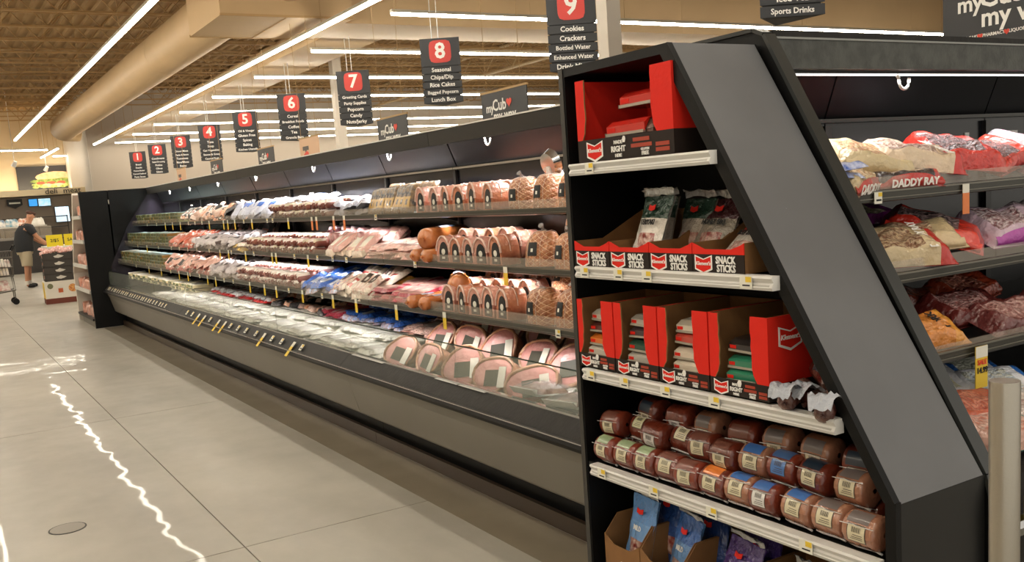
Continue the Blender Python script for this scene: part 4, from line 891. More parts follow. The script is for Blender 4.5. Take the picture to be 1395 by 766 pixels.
def stand_pouch(loc, rot, label, topc, botc, txt=None, L=.17, W=.115, cat='snack pouch', tc=tagblk, stripe='8a2c24'):
    """standing pouch: header, printed body, clear strip with sticks"""
    o = root('snack_pouch', label, cat, loc, rot, None)
    def fn(u, v): return (-.004-.016*math.sin(math.pi*min(1, u*1.15))*math.sin(math.pi*v)**.6+.006*wob(u*5, v*5, 1.3, loc[1]*11), (v-.5)*W*(1-.05*math.sin(math.pi*u)), L*u)
    def bk(u, v): p = fn(u, 1-v); return (.012*math.sin(math.pi*u)*math.sin(math.pi*v)+.002, p[1], p[2])
    m = MB(); zgrid(m, fn, 16, 10, lambda u, v: 0 if u > .62 else (2 if .12 < u < .38 and .15 < v < .85 else 1)); zgrid(m, bk, 6, 4, lambda u, v: 1)
    m.obj('pouch_body', [film('pouch_'+topc, topc, bump=.7), film('pouch_'+botc, botc, bump=.7), film('sticks_'+stripe, stripe, col2='c9a898', vscale=40, bump=.6)], o)
    MB().grid(lambda u, v: (-.008-.02*u, (v-.5)*W*1.02, L+.004+.045*u-.03*u*u+.01*wob(u*4, v*6, 1, loc[1])), 4, 8).obj('torn_top', film('white_film', 'c9c9c6', bump=.8), o)
    q = MB().prism([(-.018, -.005), (0, -.010), (.018, -.005), (.018, .012), (0, .006), (-.018, .012)], 0, .001, 'z').obj('logo_badge', cardred, o, (-.019, .005, L*.78)); q.rotation_euler = FACE_NX
    if txt:
        q = link('lettering', text_mesh(txt, .024, tc, bold=.02, wide=.8), o, (-.0245, 0, L*.54), FACE_NX)
    return o
stand_pouch((1.905, 2.33, 1.262), (0, R(22), R(-8)), 'white and green teriyaki snack pouch standing in the second snack sticks carton', '1f3d2e', 'd8d0c4', 'TERIYAKI', .20, .16)
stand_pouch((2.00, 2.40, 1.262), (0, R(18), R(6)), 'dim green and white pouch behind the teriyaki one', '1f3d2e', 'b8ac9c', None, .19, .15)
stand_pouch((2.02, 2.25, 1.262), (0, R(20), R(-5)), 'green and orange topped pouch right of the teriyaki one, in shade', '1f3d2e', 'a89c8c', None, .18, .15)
stand_pouch((1.99, 2.14, 1.262), (0, R(30), R(-5)), 'dark red and cream pouch in the third snack sticks carton', '3a1216', '8d8272', 'HONEY BBQ', .19, .17)
stand_pouch((1.91, 1.95, 1.262), (0, R(50), R(-14)), 'white pouch with red panel leaning in the rightmost snack sticks carton', 'b01e1a', 'd6cfc4', 'BEEF STICK', .16, .17)
stand_pouch((2.03, 1.97, 1.265), (0, R(20), R(-5)), 'clear-topped dark pouch at the back of the rightmost snack sticks carton', '4a4644', '30201c', None, .17, .16)
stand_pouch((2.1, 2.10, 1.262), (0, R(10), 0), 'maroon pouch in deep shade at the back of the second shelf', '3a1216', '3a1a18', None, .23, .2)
# shelf 3 cartons
by = [2.650, 2.449, 2.231, 2.008, 1.779]
nm4 = ['leftmost red display carton on the third shelf of the slanted unit', 'red display carton second from the left on the third shelf', 'red display carton third from the left on the third shelf', 'rightmost red display carton, its side badge showing, on the third shelf']
for k in range(4):
    display_box(by[k]-.001, by[k+1]+.001, .886, 1.118, .048, label=nm4[k], wl=.04 if k else .03, wr=.062, sidebadge=(k == 3))
    cols = [['5a2a22', 'c8c0b0', 'e07a2c'], ['4a3a3c', 'b8b0a4', '2a4a3a'], ['c24a3c', 'd9cdb8', 'd8c8b4'], ['2a2422', '2f7d5e', '2c7f5c']][k]
    for j in range(5 if k != 3 else 4):
        z = .892+[.0, .034, .07, .115, .15][j]
        sleeve((1.872+.006*j, (by[k]+by[k+1])/2+J(.006), z), (R(J(2)), R(J(3)), J(.06)), 'snack pack in the %s third-shelf display carton, layer %s from the bottom' % (['leftmost', 'second', 'third', 'rightmost'][k], ['one', 'two', 'three', 'four', 'five'][j]), cols[j % 3 if k != 3 else (1 if j in (1, 2) else (2 if j == 0 else 0))], .15, .13, .03)
for k, (x, y, z, rz) in enumerate(((1.90, 1.725, .91, .3), (1.95, 1.665, .905, -.2), (1.89, 1.61, .90, .5), (1.98, 1.70, .95, 1.0))):
    o = root('sausage', 'dark sausage end in crumpled film, %s' % ['largest, beside the rightmost red carton', 'middle one of three', 'rightmost, at the third shelf end', 'green-labelled one behind the others'][k], 'sausage', (x, y, z-.02), (0, R(-10), rz))
    link('casing', chub_mesh('casing', .026, .13, [film('dark_ring', '4a1d16', col2='8a6858', vscale=14, bump=.6)], None, 12, 9), o)
    MB().grid(lambda u, v: (-.02-.08*u, (v-.5)*.09*(1-.4*u), .05+.03*math.sin(u*3)+.014*wob(u*5, v*7, 1, k)), 8, 8).obj('film_tail', film('milky_film', 'a8acb4', bump=.9), o)
    if k == 3: MB().box((-.03, -.022, .052), (.03, .022, .056)).obj('label', mat('green_label', '2c7f5c', .4), o)
# shelf 4: summer sausage rolls, axis along Y, labels to the aisle
labg, labb, labo, labk = '8fa07a', '3f6db0', 'dd7a2e', '6f6460'
cream = mat('cream_label', 'd9cfae', .4, coat=.5); inkm = mat('label_ink', '4b4238', .5)
rollL = .101; rr = .046
def roll_proto(body, top, low='d9cfae', key=''):
    o = link('sausage_roll', chub_mesh('sausage_roll', rr, rollL, [body], None, 18, 10, endr=.8, tail=False)); o.data.transform(Matrix.Rotation(R(90), 4, 'Z'))
    def patch(a0, a1, y0, y1, k=1.02, n=6): return MB().grid(lambda u, v: (-rr*k*math.cos(R(a0+(a1-a0)*u)), y0+(y1-y0)*v, rr+rr*k*math.sin(R(a0+(a1-a0)*u))), n, 1)
    if top: par('top_label', patch(44, 92, -.030, .034).mesh('top_label', mat('label_'+top, top, .4, coat=.5)), o)
    lb = par('barcode_label', patch(-16, 36, -.024, .026, 1.02).mesh('barcode_label', mat('label_'+low, low, .4, coat=.5)), o)
    br = patch(-19, 39, -.0265, .0285, 1.012); par('label_border', br.mesh('label_border', inkm), lb)
    bc = MB()
    for k in range(9): 
        y = -.012+.0031*k
        bc.v += []; g = patch(14, 30, y, y+(.0018 if k % 2 else .0011), 1.035, 2); bc.add(g.v, g.f)
    g = patch(14.1, 30, -.018, .018, 1.028, 2)
    bc.add(patch(-8, -6, -.018, .018, 1.035, 1).v, [(0, 1, 3, 2)]); bc.add(patch(-2, 0, -.018, .014, 1.035, 1).v, [(0, 1, 3, 2)]); bc.add(patch(5, 7, -.018, .010, 1.035, 1).v, [(0, 1, 3, 2)])
    par('barcode', bc.mesh('barcode', inkm), lb)
    par('film_seam_glint', MB().tube([(-rr*.9, y, rr*1.62+.002*math.sin(y*200)) for y in (-.05, -.03, -.01, .01, .03, .05)], .0012, 4).mesh('film_seam_glint', film('white_seam_glint', 'd8d4d0', bump=.4)), o)  # white line along the roll painted as its highlight
    par('film_seam_glint', MB().tube([(-rr*.35+.004*math.sin(y*150), y, .002) for y in (-.05, -.025, 0, .025, .05)], .004, 4).mesh('film_seam_glint', film('white_seam_glint', 'd8d4d0', bump=.4)), o)
    return o
RPp = {k: roll_proto(b_, t_, l_) for k, (b_, t_, l_) in {'g': (sausred, labg, 'd9cfae'), 'n': (sausred, '7a4a3c', 'd9cfae'), 'o': (sausred, labo, 'd9cfae'), 'b': (saustan, labb, 'd9cfae'), 'w': (sausred, labb, 'e2e0da'), 'k': (saustan, labk, 'd9cfae'), 'B': (sausred, '4a6a9a', '4f7ec0'), 'W': (sausred, None, 'cfc8c4'), 'G': (sausred, '9aa884', 'c8c49c'), 'd': (sausred, '22303f', 'd9cfae')}.items()}
wd = {'g': 'green-topped', 'n': 'plain reddish-brown', 'o': 'orange-topped', 'b': 'tan blue-topped', 'w': 'white-panel blue-topped', 'k': 'tan grey-topped', 'B': 'all-blue labelled', 'W': 'white-labelled', 'G': 'pale green labelled', 'd': 'dark-blue-topped'}
fy = [2.559, 2.455, 2.349, 2.250, 2.146, 2.042, 1.941, 1.836, 1.724, 1.617, 1.510]
for i, k in enumerate('gggnnobwbkk'):
    place(RPp[k], (1.912, fy[i], .552), (R(J(3)), R(J(9)), R(J(4))), '%s sausage roll, %s from left, front row of the fourth shelf' % (wd[k], ORD[i]), 'sausage roll', 'sausage rolls on the fourth shelf')
sy = [2.575, 2.46, 2.355, 2.25, 2.14, 2.03, 1.925, 1.82, 1.705, 1.58]
for i, k in enumerate('nGWnnnbBdk'):
    place(RPp[k], (1.965, sy[i], .632), (R(J(4)), R((-22 if i in (0, 2, 5) else (24 if i in (1, 3) else 0))+J(6)), R(J(6))), '%s sausage roll, %s from left, raised second row' % (wd[k], ORD[i]), 'sausage roll', 'sausage rolls on the fourth shelf')
for i, k in enumerate('dWknkkd'):
    place(RPp[k], (2.045, 2.44-.14*i, .695), (R(J(4)), R(-38+J(6)), R(J(9))), '%s sausage roll in shade, %s from left, rear row' % (wd[k], ORD[i]), 'sausage roll', 'sausage rolls on the fourth shelf')
for i in range(10): place(RPp['n'], (2.01, 2.57-.11*i, .552), (0, 0, 0), 'sausage roll at the bottom rear of the pile, %s from the left' % ORD[i], 'sausage roll', 'sausage rolls on the fourth shelf')
# bottom shelf: brown cartons with jerky pouches
for k, (ya, yb) in enumerate(((2.60, 2.41), (2.405, 2.2), (2.195, 1.95), (1.945, 1.7), (1.695, 1.48))):
    o = root('brown_carton', 'open brown cardboard carton on the bottom shelf, %s from the left' % ORD[k], 'carton', (1.885, (ya+yb)/2, .131), (0, 0, 0), 'brown cartons on the bottom shelf')
    hw = (ya-yb)/2; m = MB()
    par('front_wall', MB().prism([(-hw, 0), (hw, 0), (hw, .16), (hw-.05, .13), (-hw+.05, .13), (-hw, .16)], 0, .004, 'x').mesh('front_wall', cardbrown), o)
    for s_ in (-1, 1): par('side_wall', MB().prism([(.004, 0), (.28, 0), (.28, .22), (.06, .22), (.004, .16)], s_*hw-(.003 if s_ > 0 else 0), s_*hw+(0 if s_ > 0 else .003), 'y').mesh('side_wall', cardbrown), o)
    par('rear_wall', MB().box((.277, -hw, 0), (.28, hw, .22)).mesh('rear_wall', cardbrown), o)
    par('recycle_mark', MB().tube([(-.001, .02*math.cos(a_), .06+.02*math.sin(a_)) for a_ in [R(40*q) for q in range(9)]], .0015, 4).mesh('recycle_mark', white), o)
stand_pouch((1.925, 2.475, .20), (0, R(14), R(-6)), 'light blue jerky pouch with clear strip in the leftmost brown carton', '5f93cf', '6fa0d6', 'MILD', .235, .15, tc=white)
stand_pouch((2.01, 2.42, .21), (0, R(10), R(-3)), 'dark blue pouch behind the light blue pouch, leftmost brown carton', '1d3f7a', '234a8a', None, .25, .16)
stand_pouch((1.935, 2.285, .18), (0, R(18), R(-12)), 'mid-blue jerky pouch in the second brown carton', '2a5fa8', '5f8fc4', 'MILD', .235, .15, tc=white)
stand_pouch((2.03, 2.24, .19), (0, R(10), R(-3)), 'dark blue pouch behind the mid-blue one, second brown carton', '1a3468', '1f3f78', None, .24, .16)
stand_pouch((1.935, 2.06, .17), (0, R(24), R(-10)), 'purple jerky pouch with white capitals in the third brown carton', '4a2f78', '6a4a9c', 'TERIYAKI', .23, .17, tc=white)
stand_pouch((2.03, 2.03, .18), (0, R(12), R(-3)), 'dark purple pouch behind the purple one', '3a2468', '3f2a6c', None, .23, .16)
stand_pouch((1.95, 1.80, .16), (0, R(24), R(-5)), 'green jerky pouch in the fourth brown carton', '3a6a30', '5a7a50', None, .22, .15, tc=white)
stand_pouch((1.95, 1.59, .15), (0, R(24), R(-5)), 'dark red pouch in the rightmost brown carton', '5a1c18', '6a3028', None, .22, .15, tc=white)
# ------------------------------------------------------------------ goods in the right-hand case
def big_pouch(loc, rot, label, edge_c, body_c, food_c, food2, txt=None, L=.26, W=.19, H=.045, tc=white, seed=1, win=(.16, .86, .3, .88)):
    o = root('meat_pouch', label, 'meat pack', (loc[0], loc[1], loc[2]+W*.5*math.sin(R(20))), (rot[0]-R(20), rot[1], rot[2]), None)
    def zone(u, v):
        if win[0] < v < win[1] and win[2] < u < win[3]: return 2
        if u < .16: return 0
        return 1
    me = pack_mesh('pouch', L, W, H, [film('edge_'+edge_c, edge_c, bump=.4), film('body_'+body_c, body_c, bump=.8, bscale=30), film('food_'+food_c, food_c, col2=food2, vscale=75, bump=1.2, bscale=75)], zone, seed, 24, 16, .32, .08, 17)
    link('pouch', me, o).scale = (1, 1, 1.15)
    if seed % 3 != 1 and W > .16:
        g_ = MB().grid(lambda u, v: ((u-.5)*L*.92, W*.47+.012*math.sin(math.pi*v)-.01*v, .004+H*1.15*v*(math.sin(math.pi*min(.93, max(.07, u)))**.4)), 14, 5).obj('gusset', P('edge_'+edge_c), o)
        if txt:
            link('lettering', text_mesh(txt, min(.045, H*.85), white if tc == white else tc, bold=.035, wide=1.1), g_, (0, W*.47+.0135, .004+H*.55), (R(80), 0, R(180)))
    elif txt: link('lettering', text_mesh(txt, .036, tc, bold=.03), o, (-L*.27, 0, H*1.15+.006), (0, 0, R(-90)))
    return o
# pouch default: L along x (depth); placed in the cross case rotated so the length runs along X of the aisle
RZ = R(90)
z1, z2, z3 = CSURF
bp = [
 ((2.50, 2.06, z1), (R(-8), R(0), R(200)), 'red and black edged pouch tipped at the left end of the top shelf, right-hand case', 'c23022', 'c9b48c', 'c9a07a', 'e8d8b8', 'DADDY RAY', .30, .2, .05),
 ((2.66, 2.10, z1+.05), (0, R(-12), R(165)), 'cream pouch with golden food leaning over the red-edged one', 'ccb88e', 'ccb88e', 'b5763f', 'd8bd8a', None, .3, .2, .05),
 ((2.86, 2.08, z1+.04), (R(6), R(-8), R(155)), 'red-sided pouch with white lettering and brown crinkled sausages, middle of the top shelf', 'c42a20', 'd6c0a4', '8a5a44', 'd9c2ae', 'DADDY RAY', .32, .22, .055),
 ((2.72, 2.05, z1), (0, 0, R(175)), 'red and black pouch underneath the cream ones on the top shelf', 'b8281e', '2a1c1c', 'c9b094', '8a6450', 'DADDY RAY', .32, .2, .04),
 ((3.0, 2.32, z1+.06), (R(30), R(0), R(170)), 'bright red pouch with a dark silhouette rising at the back of the top shelf', 'd83a26', 'd83a26', '4a2c2c', '6a3a34', None, .34, .22, .03),
 ((3.2, 2.15, z1+.04), (0, R(-6), R(160)), 'crumpled red and black pouch right of the brown sausages, top shelf', 'd43a2a', 'c8342a', '2a2024', '7a4a44', None, .32, .24, .06),
 ((3.42, 2.14, z1+.03), (0, R(8), R(190)), 'red pouch with dark contents farther right on the top shelf', 'd43a2a', 'cc4434', '2c2226', '8a5a54', None, .3, .22, .05),
 ((3.62, 2.1, z1), (0, 0, R(180)), 'clear pouch of dark purple sausages near the magenta one, top shelf', '6a4454', '7c5462', '4a2c34', 'b08a90', None, .3, .22, .05),
 ((3.78, 2.2, z1+.07), (R(12), R(-15), R(150)), 'magenta and white pouch at the right edge of the top shelf', 'c23a9c', 'e0d8e0', 'b4307c', 'e8d8e4', None, .32, .2, .04),
 ((2.43, 1.97+.04, z2), (0, R(6), R(190)), 'dark-ended cream pouch at the left of the second shelf', 'c8b8a0', 'c9b48c', 'c9a07a', 'e8d8b8', None, .28, .18, .045),
 ((2.50, 2.12, z2+.06), (0, R(-16), R(170)), 'curled red pouch arching over the cream ones, second shelf', 'c9261c', 'c9261c', '3a1212', '5a1a18', None, .38, .2, .05),
 ((2.62, 1.97, z2+.012), (0, R(0), R(150)), 'cream pouch with brown crinkled sausages at the front of the second shelf', 'b8281e', 'c9b48c', '8a5a3c', 'd8bc96', 'DADDY RAY', .34, .22, .05),
 ((2.80, 2.02, z2+.03), (R(4), R(6), R(140)), 'cream pouch overlapping beside the red one, second shelf', 'c9b48c', 'c9b48c', 'b0805c', 'e0caa8', None, .3, .2, .045),
 ((2.96, 2.06, z2+.045), (R(10), R(-18), R(125)), 'bright red patterned pouch with dark sticks at the centre of the second shelf', 'd63a2a', 'd63a2a', '2c1c20', 'b89a98', None, .34, .22, .05),
 ((2.92, 2.34, z2+.11), (R(8), R(0), R(178)), 'magenta-edged white tray pack high at the back of the second shelf', 'b03aa8', 'b03aa8', 'c9bda2', 'd8ccb4', None, .34, .2, .03),
 ((3.12, 2.25, z2+.04), (0, R(-10), R(140)), 'magenta strap-shaped pouch behind the red patterned one', 'b03aa8', 'b03aa8', '3a2034', '8a4a78', None, .3, .14, .03),
 ((3.30, 2.0, z2+.02), (0, 0, R(165)), 'pink and purple clear pouch of sliced sausage, right of the red patterned one', 'b04aa4', 'cdb4c4', '8a5458', 'e4d2d6', None, .32, .24, .055),
 ((3.58, 2.05, z2+.03), (0, R(4), R(190)), 'white and purple clear pouch at the right edge of the second shelf', 'b04aa4', 'd4c4cc', '9a6a6c', 'ead8dc', None, .3, .24, .055),
 ((2.47, 1.98, z3+.02), (R(-3), R(-3), R(168)), 'yellow-orange labelled pork pack at the back left of the third shelf', 'e09a3a', 'a04a2c', '8e3e22', 'c27a4c', 'BABY', .32, .17, .05, tagblk, 3, (.05, .95, .5, .97)),
 ((2.52, 1.84, z3+.01), (R(-3), R(3), R(166)), 'yellow-orange labelled pork pack at the front left of the third shelf', 'e09a3a', 'd98a3c', '8e3e22', 'c88a6c', 'PORK', .36, .15, .045, tagblk, 4, (.05, .95, .68, .97)),
 ((2.86, 2.12, z3+.06), (R(10), R(-14), R(150)), 'dark rib pack with a blue and white label at the back of the third shelf', '8e3e22', '6a2c1e', '9a4a2c', '3c1c18', None, .32, .2, .045),
 ((2.98, 1.96, z3+.02), (0, R(0), R(178)), 'dark red rib pack with a small blue label right of centre, third shelf', '5a201c', '6a2824', '8a3a34', 'c49a94', None, .34, .18, .05),
 ((3.2, 2.12, z3+.05), (0, R(8), R(190)), 'orange-red rib pack at the back right of the third shelf', 'a83c22', 'a84428', '8a3020', 'd08a70', None, .3, .2, .05),
 ((3.05, 1.81, z3), (0, R(0), R(172)), 'dark marbled meat pack at the front of the third shelf by the sale tag', '5a2424', '6a3230', '8a4a44', 'd0a8a0', None, .36, .17, .05),
 ((3.42, 1.86, z3), (0, 0, R(182)), 'dark marbled meat pack at the right edge of the third shelf', '5a2424', '6a3230', '8a4a44', 'd0a8a0', None, .34, .2, .05),
 ((2.66, 1.86, .76), (0, R(0), R(158)), 'white and blue pack with cream panel lying in the deck behind the bollard', '2c6cc0', 'e8e8ec', 'e0dcb8', 'd8d8c0', None, .28, .2, .02),
 ((2.88, 1.93, .775), (0, R(0), R(158)), 'white and blue pack farther right in the deck', '2c6cc0', 'e4e6ee', 'd8dcc8', 'e0e0d0', None, .28, .2, .02),
 ((2.82, 1.74, .75), (0, R(0), R(158)), 'white and blue pack in front of its twin at the right of the deck', '2c6cc0', 'e4e6ee', 'c8d4e0', 'e0e0d0', None, .26, .18, .02),
 ((2.46, 1.60, .74), (R(8), R(0), R(170)), 'orange-red meat pack at the left of the deck beside the end plate', 'b0482a', 'b4502e', 'a8401f', 'd8886a', None, .26, .16, .05),
 ((2.44, 1.50, .70), (R(4), R(0), R(175)), 'pink meat pack with a teal band in the deck front', '2f8d78', 'd0a494', 'c87a62', 'e0bcac', None, .26, .15, .05),
 ((2.60, 1.53, .69), (R(4), R(0), R(185)), 'clear pack of pale meat right behind the bollard in the deck', '9a9a98', 'c4b8b0', 'a88a80', 'd8ccc4', None, .26, .2, .06),
 ((2.86, 1.56, .69), (R(4), R(0), R(175)), 'clear pack of grey-brown meat right of the bollard in the deck', '9a9a98', 'b8aca4', '8a6a60', 'd0c4bc', None, .26, .2, .06),
]
for i, t in enumerate(bp):
    t = list(t); kw = {}
    names = ['loc', 'rot', 'label', 'edge_c', 'body_c', 'food_c', 'food2', 'txt', 'L', 'W', 'H', 'tc', 'seed', 'win']
    d_ = dict(zip(names, t)); d_.setdefault('seed', i+2); big_pouch(**d_)
o = root('deck_divider', 'black divider rail lying in the deck of the right-hand case', 'divider')
MB().box((-.3, -.006, 0), (.3, .006, .05)).box((-.3, -.006, .05), (.3, .03, .056)).obj('rail', black, o, (2.62, 1.70, .695)).rotation_euler = (0, 0, R(20))
for k in range(4):
    sm_ = root('meat_pack', 'small blue and white pack at the lower left corner of the top shelf, %s' % ['topmost', 'second', 'third', 'bottom-most'][k], 'meat pack', (2.40, 1.99+.01*k, z1+.075-.024*k), (J(.1), J(.1), R(90)+J(.2)))
    link('pouch', pack_mesh('pouch', .12, .14, .02, [film('bluepack', 'c8d0ea', col2='2c56b0', vscale=30)], lambda u, v: 0, k), sm_)
# ------------------------------------------------------------------ deli corner at the far left
def skin(name, verts, edges, radii, m, parent, sub=1):
    me = bpy.data.meshes.new(name); me.from_pydata(verts, edges, [])
    o = bpy.data.objects.new(name, me); COL.objects.link(o)
    sk = o.modifiers.new('skin', 'SKIN'); sk.use_smooth_shade = True
    for i, r_ in enumerate(radii):
        sv = me.skin_vertices[0].data[i]; sv.radius = (r_, r_) if not isinstance(r_, tuple) else r_; sv.use_root = (i == 0)
    ss = o.modifiers.new('sub', 'SUBSURF'); ss.levels = ss.render_levels = sub
    dg = bpy.context.evaluated_depsgraph_get(); m2 = bpy.data.meshes.new_from_object(o.evaluated_get(dg))
    bpy.data.objects.remove(o); m2.materials.clear(); m2.materials.append(m); m2.name = name
    return link(name, m2, parent)
pr = root('person', 'person in a dark cap, black t-shirt and khaki shorts leaning over the far display table', 'person', (1.98, 25.5, 0), (0, 0, R(10)))
skinm = mat('skin_tone', 'c08a6c', .55)
V = [(0, 0, .96), (.0, 0, 1.12), (.05, 0, 1.30), (.12, 0, 1.45), (.17, 0, 1.53), (.20, 0, 1.60), (.235, 0, 1.69), (.225, 0, 1.76)]
Rr = [.15, .17, .165, .13, .062, .07, .10, .075]
Ed = [(i, i+1) for i in range(7)]
def chain(start, pts, rs):
    p = start
    for q, r_ in zip(pts, rs):
        V.append(q); Rr.append(r_); Ed.append((p, len(V)-1)); p = len(V)-1
    return p
for s in (-1, 1):
    hand = chain(3, [(.13, s*.19, 1.43), (.24, s*.22, 1.20), (.42, s*.17, 1.05), (.47, s*.165, 1.01)], [.075, .055, .042, .038])
    for k in range(4): chain(hand, [(.50, s*(.135+.018*k), 1.0), (.545-.008*abs(k-1.5), s*(.13+.02*k), .985), (.57-.008*abs(k-1.5), s*(.13+.02*k), .965)], [.011, .009, .007])
    chain(hand, [(.47, s*.13, .995), (.50, s*.11, .98)], [.012, .009])
    chain(0, [(.0, s*.11, .86), (.02+.05*s, s*.12, .50), (-.02+.06*s, s*.12, .12), (.0+.06*s, s*.12, .05), (.13+.06*s, s*.13, .03)], [.11, .068, .042, .045, .035])
body = skin('body', V, Ed, Rr, skinm, pr, 1)
MB().tube([(.33, 0, 1.685), (.30, 0, 1.67)], [.012, .02], 6).obj('nose', skinm, body)
for s in (-1, 1):
    MB().tube([(.21, s*.098, 1.68), (.20, s*.115, 1.69)], [.03, .022], 8).obj('ear', skinm, body)
    MB().tube([(.318, s*.035, 1.71), (.325, s*.035, 1.71)], .010, 8).obj('eye', tagblk, body)
MB().box((.315, -.025, 1.632), (.325, .025, 1.638)).obj('mouth', mat('lip', '8a4a40', .5), body)
MB().tube([(0, 0, .86), (0, 0, .90), (0, 0, 1.08), (.04, 0, 1.28), (.10, 0, 1.42), (.145, 0, 1.50)], [.198, .205, .21, .205, .16, .085], 20).obj('t_shirt', mat('black_cotton', '26282c', .85), pr)
for s in (-1, 1): MB().tube([(.10, s*.08, 1.42), (.13, s*.19, 1.42), (.20, s*.215, 1.27)], [.11, .10, .088], 14).obj('sleeve', mat('black_cotton', '26282c', .85), pr)
MB().tube([(0, 0, .97), (0, 0, .90), (0, 0, .80)], [.19, .195, .17], 18).tube([(0, -.09, .86), (.0, -.105, .70), (-.02, -.115, .52)], [.125, .122, .118], 14).tube([(0, .09, .86), (.03, .105, .70), (.04, .115, .52)], [.125, .122, .118], 14).obj('shorts', mat('khaki_cotton', 'b5a88e', .85), pr)
skin('cap', [(.19, 0, 1.73), (.215, 0, 1.78), (.30, 0, 1.745), (.37, 0, 1.735)], [(0, 1), (1, 2), (2, 3)], [.112, .09, .05, (.05, .012)], mat('brown_cap', '4a2f25', .8), pr)
for s in (-1, 1):
    skin('shoe', [(-.03+.06*s, s*.12, .055), (.08+.06*s, s*.125, .05), (.17+.06*s, s*.13, .04)], [(0, 1), (1, 2)], [.058, .055, .042], mat('black_shoe', '17171a', .5), pr)
    MB().tube([(-.02+.06*s, s*.12, .08), (-.02+.06*s, s*.12, .17)], [.052, .05], 10).obj('sock', mat('white_sock', 'd8d4cc', .8), pr)
# crate display
cr = root('crate_display', 'dark crates of meat packs stacked on a white pizza-print base, past the far shelving unit', 'display stack', (1.76, 19.6, 0), (0, 0, R(-2)))
MB().box((0, 0, 0), (.56, .5, .10)).obj('base_skirt', mat('red_brown_print', '6a2f1e', .6), cr)
b_ = MB().box((.002, .002, .10), (.558, .498, .42)).obj('base_box', mat('white_printed_card', 'd8d2c6', .6), cr)
MB().box((-.001, .0, .1), (.002, .5, .40)).obj('yellow_side_print', yellow, b_)
def disc(x, z, r_, m, par_, y=-.001): return MB().prism([(x+r_*math.cos(R(24*k)), z+r_*math.sin(R(24*k))) for k in range(15)], y, .003).obj('pizza_print', m, par_)
pz = mat('pizza_print', 'b0562a', .5, col2='e0a85a', vscale=30)
disc(.48, .27, .075, pz, b_); disc(.10, .33, .05, mat('olive_print', '6a6a4a', .5), b_); MB().box((.23, -.001, .2), (.31, .003, .28)).obj('red_logo_print', mat('orange_logo', 'b8582c', .5), b_)
for k in range(4):
    c = MB().box((.03, 0, 0), (.55, .48, .008)).box((.03, 0, 0), (.55, .012, .128)).box((.03, .468, 0), (.55, .48, .128)).box((.53, 0, 0), (.55, .48, .128)).box((.03, 0, .0), (.045, .48, .04)).box((.03, 0, .11), (.045, .48, .128)).obj('crate', mat('dark_brown_crate', '38322d', .6), cr, (0, 0, .42+k*.13))
    MB().prism([(.24, .045), (.30, .035), (.36, .05), (.40, .07), (.35, .085), (.30, .105), (.27, .085), (.22, .075)], -.002, 0).obj('bird_logo', mat('white_logo', 'c9c4ba', .6), c)
    for q in range(3): MB().box((.04, .04+.15*q, .015), (.14, .16+.15*q, .09)).obj('packed_meat', film('crate_meat', 'c07a68', col2='e0b8a8', vscale=30), c)
pk3 = [pack_mesh('meat_pack', .17, .13, .05, [film('raw_meat_pack', 'd0857a', col2='ecc6bc', vscale=30)], lambda u, v: 0, i) for i in range(2)]
for k in range(10):
    tag(link('meat_pack', pk3[k % 2], None, (1.85+.1*(k % 5), 19.68+.2*(k//5), .95+.02*(k % 3)), (J(.5), J(.5), J(1))), 'pink meat pack heaped on the dark crates, %s from the left, %s row' % (ORD[k % 5], 'front' if k < 5 else 'back'), 'meat pack', 'meat packs on the crates')
# low table with yellow signs
t = root('display_table', 'white-topped promotional table behind the crates, with the person leaning on it', 'table', (2.35, 24.0, 0))
MB().box((0, 0, .86), (1.6, 1.6, .96)).obj('table_top', paper, t); MB().box((.05, .05, 0), (1.55, 1.55, .86)).obj('skirt', mat('grey_skirt', '5a554e', .7), t)
for k in range(2):
    s_ = tag(MB().box((0, 0, 0), (.34, .01, .26)).obj('sale_sign', mat('bright_yellow_card', 'f0d820', .5), None, (2.33+.37*k, 24.02, .965)), '%s yellow sale card on the promotional table' % ['left', 'right'][k], 'sign')
    link('lettering', text_mesh('2/$5' if k == 0 else 'SALE', .1, tagblk, bold=.01), s_, (.17, -.003, .13), FACE_NY)
tag(MB().box((0, 0, 0), (.5, .4, .22)).obj('white_box', paper, None, (3.08, 24.2, .965)), 'white carton on the promotional table beside the yellow cards', 'box')
# shopping cart
c = root('shopping_cart', 'loaded wire shopping cart at the left edge, in front of the person', 'shopping cart', (.72, 20.4, 0))
wire = mat('cart_wire', '6b6660', .35, .7)
for zz, sx in ((.55, .0), (.72, -.03), (.9, -.06), (1.02, -.08)):
    MB().tube([(sx, 0, zz), (.62-sx*.3, 0, zz), (.62-sx*.3, .5, zz), (sx, .5, zz), (sx, 0, zz)], .008, 5).obj('basket_rail', wire, c)
bw = MB()
for k in range(13): bw.tube([(.05*k, 0, .55), (.05*k*1.02-.04, 0, 1.02)], .004, 4); bw.tube([(.05*k, .5, .55), (.05*k*1.02-.04, .5, 1.02)], .004, 4)
for k in range(10): bw.tube([(.62, .05*k, .55), (.645, .05*k, 1.02)], .004, 4); bw.tube([(0, .05*k, .55), (.62, .05*k, .55)], .004, 4)
w_ = bw.obj('basket_wires', wire, c); w_['kind'] = 'stuff'
MB().tube([(.6, .02, .55), (.62, .02, .28), (.1, .02, .22)], .012, 6).obj('frame', wire, c); MB().tube([(.6, .48, .55), (.62, .48, .28), (.1, .48, .22)], .012, 6).obj('frame', wire, c)
MB().tube([(.64, .02, 1.02), (.70, .02, 1.12), (.70, .48, 1.12), (.64, .48, 1.02)], .014, 6).obj('handle', black, c)
